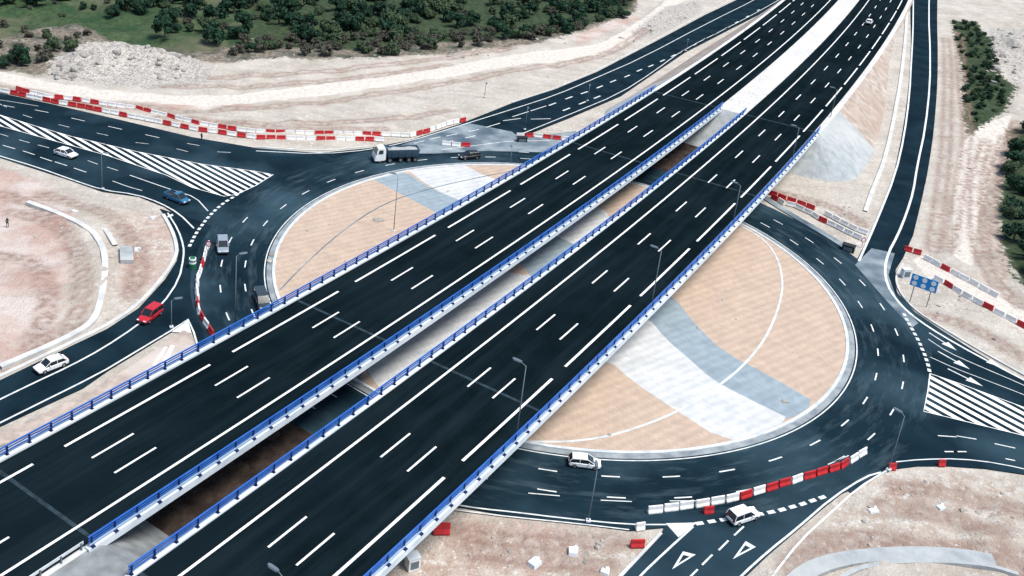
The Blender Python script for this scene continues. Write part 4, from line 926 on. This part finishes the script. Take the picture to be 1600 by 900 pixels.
# concrete pad and manhole frames on the left lot
slab('concrete_pad', GP([(187, 390), (207, 392), (209, 413), (188, 413)]), .75, M['paving_blue'], 1.2)
for px, py, d0_, lab in ((213, 391, (1.6, .9, .5), 'white slab beside the concrete pad on the left lot'), (238, 340, (1.2, .8, .5), 'small white block near the upper right rim of the left lot'), (265, 338, (1.3, .9, .5), 'white block at the tip of the left lot'), (1470, 792, (1.4, 1.0, .5), 'white block in the middle of the beige lot'), (835, 880, (1.8, 1.5, .7), 'white block on the gravel lot, leftmost of three'), (895, 862, (1.5, 1.4, .7), 'white block on the gravel lot, middle of three'), (945, 893, (1.3, 1.0, .5), 'white block on the gravel lot, rightmost of three'), (1365, 797, (1.8, .9, .45), 'pale broken slab near the left rim of the beige lot')):
    d = tuple(.75 * q for q in d0_); x, y = G(px, py); mb = MB(); a_ = random.uniform(0, 3); mb.box((0, 0, d[2] / 2 - .1), d, a_, taper=.85); mb.box((.3, .4, d[2] / 2), (d[0] * .5, d[1] * .5, d[2] * .8), a_ + .7, taper=.8)
    tag(mb.build('concrete_block', M['concrete'], loc=(x, y, gz(x, y)), bevel=.04), lab, 'block')
# white chevron bars on the triangular island
for i, q in enumerate(([(238, 572), (243, 572), (262, 543), (257, 543)], [(250, 574), (256, 574), (273, 542), (267, 540)])):
    slab('white_bar_marking', GP(q), .12 + i * .004, M['paint'], .05)

# ---------------------------------------------------------------- a worker on the verge
def person(px, py, label, rz=0.):
    x, y = G(px, py); me = bpy.data.meshes.new('person')
    V = [(0, 0, .95), (0, 0, 1.2), (0, .01, 1.45), (0, .01, 1.55), (0, -.01, 1.66), (.0, -.01, 1.76),
         (-.11, 0, .88), (-.12, .02, .48), (-.12, 0, .08), (-.12, -.15, .04), (.11, 0, .88), (.13, -.04, .48), (.14, .02, .08), (.14, -.13, .04),
         (-.2, .01, 1.42), (-.26, .04, 1.14), (-.24, -.08, .9), (.2, .01, 1.42), (.27, .04, 1.14), (.25, -.06, .9)]
    E_ = [(0, 1), (1, 2), (2, 3), (3, 4), (4, 5), (0, 6), (6, 7), (7, 8), (8, 9), (0, 10), (10, 11), (11, 12), (12, 13), (2, 14), (14, 15), (15, 16), (2, 17), (17, 18), (18, 19)]
    RD = [.14, .13, .13, .055, .10, .075, .1, .065, .045, .04, .1, .065, .045, .04, .065, .045, .035, .065, .045, .035]
    me.from_pydata(V, E_, [])
    o = bpy.data.objects.new('person', me); COL.objects.link(o); me.materials.append(M['cloth_dark'])
    o.modifiers.new('s', 'SKIN')
    for i, r in enumerate(RD): me.skin_vertices[0].data[i].radius = (r, r * .85)
    me.skin_vertices[0].data[0].use_root = True
    mm = o.modifiers.new('u', 'SUBSURF'); mm.levels = 1; mm.render_levels = 1
    o.location = (x, y, gz(x, y)); o.rotation_euler[2] = rz; tag(o, label, 'person')
person(315, 219, 'person in dark clothes standing at the barriers beside the west road', 2.6)
person(12, 356, 'person in dark clothes standing on the reddish left lot', 1.0)

# ---------------------------------------------------------------- rocks
def rock_mesh(seed):
    r = random.Random(seed); bm = bmesh.new(); bmesh.ops.create_icosphere(bm, subdivisions=2, radius=1)
    sx, sy, sz = r.uniform(.8, 1.4), r.uniform(.7, 1.1), r.uniform(.5, .9)
    pl_ = [(Vector((r.gauss(0, 1), r.gauss(0, 1), r.gauss(0, 1))).normalized(), r.uniform(.55, .85)) for _ in range(7)]
    for v in bm.verts:
        for n, d in pl_:
            k = v.co.dot(n)
            if k > d: v.co -= n * (k - d)
        v.co *= 1 + r.uniform(-.05, .05); v.co.x *= sx; v.co.y *= sy; v.co.z *= sz
    me = bpy.data.meshes.new('boulder'); bm.to_mesh(me); bm.free(); me.materials.append(M['rock']); return me
RK = [rock_mesh(i) for i in range(6)]
RKS = []
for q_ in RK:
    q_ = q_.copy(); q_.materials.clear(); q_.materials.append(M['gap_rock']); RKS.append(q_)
def rocks(polyc, n, lab, grp, smin=.4, smax=1.5):
    for i in range(n):
        cx, cy, rx, ry = random.choice(polyc); a = random.uniform(0, 6.28); q = math.sqrt(random.random())
        x, y = G(cx + rx * q * math.cos(a), cy + ry * q * math.sin(a)); s = smin + (smax - smin) * random.random() ** 2.2
        o = link('boulder', random.choice(RK)); o.location = (x, y, gz(x, y) + s * .1); o.rotation_euler = (random.uniform(-.4, .4), random.uniform(-.4, .4), a); o.scale = (s, s, s); tag(o, lab, 'boulder', grp)
rocks([(150, 98, 45, 22), (215, 90, 50, 20), (265, 103, 40, 18), (100, 115, 30, 12)], 78, 'pale limestone boulder in the outcrop below the top left forest', 'boulders of the left outcrop')
rocks([(1580, 80, 35, 40), (1565, 110, 25, 25)], 30, 'pale limestone boulder in the outcrop at the top right corner', 'boulders of the right outcrop')
rocks([(1060, 25, 30, 12), (1020, 45, 15, 6), (980, 60, 20, 6)], 16, 'loose boulder between the cream track and the north ramp', 'boulders beside the north ramp', .3, .9)
rocks([(600, 88, 180, 6), (860, 62, 60, 8)], 14, 'loose boulder along the lower edge of the forest', 'boulders along the forest edge', .4, 1.0)
rocks([(120, 430, 90, 110), (220, 440, 25, 40)], 18, 'small stone scattered on the reddish left lot', 'stones on the left lot', .15, .35)
rocks([(1430, 800, 120, 50), (1540, 830, 60, 50)], 16, 'small stone scattered on the beige lot at bottom right', 'stones on the beige lot', .12, .38)
rocks([(1330, 850, 60, 30), (1480, 770, 100, 22), (1420, 845, 120, 10)], 18, 'pebble strewn on the beige lot above the curved channel', 'pebbles on the beige lot', .1, .28)
rocks([(100, 360, 90, 60), (60, 520, 60, 60), (1510, 300, 40, 110), (560, 190, 200, 16)], 26, 'small clod lying on bare trodden soil', 'clods on bare soil', .12, .3)
rocks([(850, 860, 120, 30)], 22, 'small stone scattered on the gravel lot at bottom centre', 'stones on the gravel lot', .12, .4)
rocks([(1480, 480, 40, 20), (1550, 540, 40, 25), (1500, 330, 25, 90)], 24, 'small stone on the pale ground right of the east ramp', 'stones right of the ramp', .15, .4)
rocks([(1270, 320, 40, 12), (1320, 330, 20, 10)], 12, 'stone on the ground at the foot of the concrete slope', 'stones at the concrete slope', .2, .5)

for i in range(14):
    s_ = random.uniform(56, 76) if i % 3 else random.uniform(190, 208); t_ = random.uniform(-6, 4); x, y = AR(s_, t_); o = link('boulder', RK[i % 6]); k_ = random.uniform(.3, .9); o.location = (x, y, .1); o.rotation_euler = (0, 0, i); o.scale = (k_, k_, k_ * .6)
    tag(o, 'earthy rock on the shade-darkened soil visible in the gap between the decks', 'boulder', 'rocks in the gap between the decks'); o.data = RKS[i % 6]
for i, (px, py, sc_) in enumerate(((590, 345, 1.0), (425, 399, .6), (421, 409, .5), (480, 362, .4), (515, 352, .3), (1092, 515, .45), (1226, 629, .5), (952, 681, .35), (1130, 470, .3), (1150, 500, .25), (1250, 560, .3), (640, 300, .35), (540, 410, .35), (500, 440, .3), (700, 300, .3))):
    x, y = G(px, py); o = link('boulder', RK[i % 6]); o.location = (x, y, .18); o.rotation_euler = (0, 0, i); o.scale = (sc_, sc_ * .8, sc_ * .5); tag(o, 'small dark stone lying loose on the island paving', 'boulder', 'stones on the island paving')
# ---------------------------------------------------------------- trees
def crown_mesh(seed, m_, rad=2.6, hgt_=3.6, n=900, flat=1.0, leaf=.34):
    r = random.Random(seed); mb = MB(); cl = []
    for i in range(r.randint(9, 13)):
        a = r.uniform(0, 6.28); d = rad * math.sqrt(r.random()) * .72; cl.append((d * math.cos(a), d * math.sin(a), hgt_ * r.uniform(.35, .95) * (1 - .35 * (d / rad) ** 2), r.uniform(.28, .5) * rad))
    for i in range(n):
        cx, cy, cz, cr = r.choice(cl); v = Vector((r.gauss(0, 1), r.gauss(0, 1), r.gauss(0, 1) * flat + .2)).normalized(); q = cr * r.uniform(.55, 1.12)
        p = Vector((cx, cy, cz)) + Vector((v.x * q, v.y * q, v.z * q * .8)); p.z = max(p.z, .5)
        nrm = (v + Vector((r.gauss(0, .5), r.gauss(0, .5), r.gauss(0, .5)))).normalized(); a1 = nrm.orthogonal().normalized(); b1 = nrm.cross(a1); s1 = leaf * r.uniform(.6, 1.3)
        k = r.uniform(0, 3); a2 = a1 * math.cos(k) + b1 * math.sin(k); b2 = nrm.cross(a2)
        mb.add([p - a2 * s1, p + b2 * s1 * .6, p + a2 * s1, p - b2 * s1 * .6], [(0, 1, 2, 3)])
    # inner mass so that the crown is not see-through
    for cx, cy, cz, cr in cl:
        bm = bmesh.new(); bmesh.ops.create_icosphere(bm, subdivisions=1, radius=cr * .72)
        mb.add([(v.co.x * r.uniform(.85, 1.15) + cx, v.co.y * r.uniform(.85, 1.15) + cy, max(.35, v.co.z * .8 + cz)) for v in bm.verts], [tuple(v.index for v in f.verts) for f in bm.faces]); bm.free()
    o = mb.build('crown', m_); me = o.data; bpy.data.objects.remove(o); return me
def trunk_mesh(seed):
    r = random.Random(seed); mb = MB(); mb.tube((0, 0, -.3), (.08, .05, 1.5), .22, .15, 7)
    for i in range(4):
        a = i * 1.57 + r.uniform(-.4, .4); mb.tube((.08, .05, 1.35), (math.cos(a) * 1.2, math.sin(a) * 1.2, 2.6 + r.uniform(-.2, .4)), .11, .04, 5)
    o = mb.build('trunk', M['bark']); me = o.data; bpy.data.objects.remove(o); return me
TR = [trunk_mesh(i) for i in range(3)]
KINDS = {'a': ([crown_mesh(i, M['leaf_a']) for i in range(4)], 'dark green'), 'b': ([crown_mesh(10 + i, M['leaf_b'], 2.4, 3.2, 800) for i in range(3)], 'olive green'), 'c': ([crown_mesh(20 + i, M['leaf_c'], 1.9, 2.3, 600, leaf=.28) for i in range(3)], 'grey brown')}
placed = []
def in_poly(px, py, P):
    c = False
    for i in range(len(P)):
        (x0, y0), (x1, y1) = P[i], P[i - 1]
        if (y0 > py) != (y1 > py) and px < (x1 - x0) * (py - y0) / (y1 - y0) + x0: c = not c
    return c
def plant(px, py, kind, s, name, lab, cat, grp):
    x, y = G(px, py); r = empty(name, (x, y, gz(x, y) - .1), random.uniform(0, 6.28)); r.scale = (s * random.uniform(.9, 1.1), s * random.uniform(.9, 1.1), s * random.uniform(.85, 1.15)); tag(r, lab, cat, grp)
    link('trunk', random.choice(TR), None, r); link('crown', random.choice(KINDS[kind][0]), None, r)
def forest(P, n, dmin, kinds, s0, s1, where, grp, name='tree', cat='tree'):
    xs_ = [p[0] for p in P]; ys_ = [p[1] for p in P]; c = 0; tr = 0
    while c < n and tr < n * 60:
        tr += 1; px, py = random.uniform(min(xs_), max(xs_)), random.uniform(min(ys_), max(ys_))
        if not in_poly(px, py, P): continue
        x, y = G(px, py)
        if any((x - a) ** 2 + (y - b) ** 2 < dmin * dmin for a, b in placed): continue
        placed.append((x, y)); k = random.choice(kinds); plant(px, py, k, random.uniform(s0, s1), name, '%s %s %s' % (KINDS[k][1], 'tree' if cat == 'tree' else 'shrub', where), cat, grp); c += 1
forest([(400, -70), (1030, -70), (985, 8), (930, 30), (840, 50), (700, 55), (560, 62), (440, 60), (400, 40)], 160, 3.3, 'aaabb', .8, 1.5, 'in the dense wood at the top centre', 'trees of the top centre wood')
forest([(-150, -80), (400, -80), (400, 50), (345, 62), (300, 62), (240, 40), (180, 22), (60, 12), (-150, 20)], 64, 5.0, 'aaaab', 1.0, 1.6, 'scattered over the green meadow at the top left', 'trees of the top left meadow')
for px, py, s in ((258, 62, 1.4), (335, 70, 1.25), (372, 60, 1.2), (200, 18, 1.2), (30, 100, 1.1), (8, 104, .9)):
    placed.append(G(px, py)); plant(px, py, 'a', s, 'tree', 'dark green tree standing at the lower rim of the top left meadow', 'tree', 'trees at the rim of the top left meadow')
forest([(400, 62), (440, 60), (560, 62), (700, 55), (840, 50), (930, 30), (975, 12), (985, 22), (930, 42), (840, 64), (700, 78), (560, 88), (480, 92), (400, 86), (330, 92)], 80, 2.3, 'bccca', .7, 1.15, 'at the lower fringe of the wood above the sandy slope', 'shrubs along the lower edge of the wood', 'shrub', 'shrub')
forest([(400, -60), (1020, -60), (980, 8), (840, 52), (700, 58), (560, 64), (440, 62), (400, 45)], 90, 1.7, 'bcb', .6, .95, 'in the understorey of the wood', 'shrubs in the understorey of the wood', 'shrub', 'shrub')
forest([(-100, -60), (400, -60), (400, 52), (300, 70), (240, 48), (150, 30), (60, 30), (-100, 35)], 90, 2.6, 'bbca', .4, .9, 'dotted over the top left meadow', 'shrubs on the top left meadow', 'shrub', 'shrub')
forest([(-60, 40), (40, 40), (130, 50), (160, 66), (100, 85), (50, 115), (-60, 100)], 26, 3.0, 'cccb', .5, .95, 'on the brown scrubland at the far left', 'shrubs at the far left', 'shrub', 'shrub')
forest([(1580, 215), (1640, 200), (1680, 470), (1605, 445), (1575, 400), (1566, 320), (1578, 260)], 26, 3.6, 'aab', .8, 1.15, 'in the dark clump at the right edge', 'trees at the right edge')
forest([(1490, 36), (1522, 38), (1550, 75), (1556, 120), (1580, 138), (1560, 170), (1530, 190), (1514, 205), (1507, 120)], 80, 1.8, 'aab', .30, .5, 'on the green strip right of the east ramp', 'shrubs right of the east ramp', 'shrub', 'shrub')
forest([(1335, 195), (1355, 205), (1345, 222), (1328, 212)], 4, 1.6, 'b', .35, .5, 'on the reddish bank beside the concrete slope', 'shrubs on the reddish bank', 'shrub', 'shrub')
forest([(1480, -70), (1800, -70), (1700, 20), (1600, 5), (1500, 0)], 14, 7, 'aab', .8, 1.3, 'beyond the rocks at the top right', 'trees beyond the right rocks')
print('BARRIERS', nbar, 'OBJ', len(bpy.data.objects))
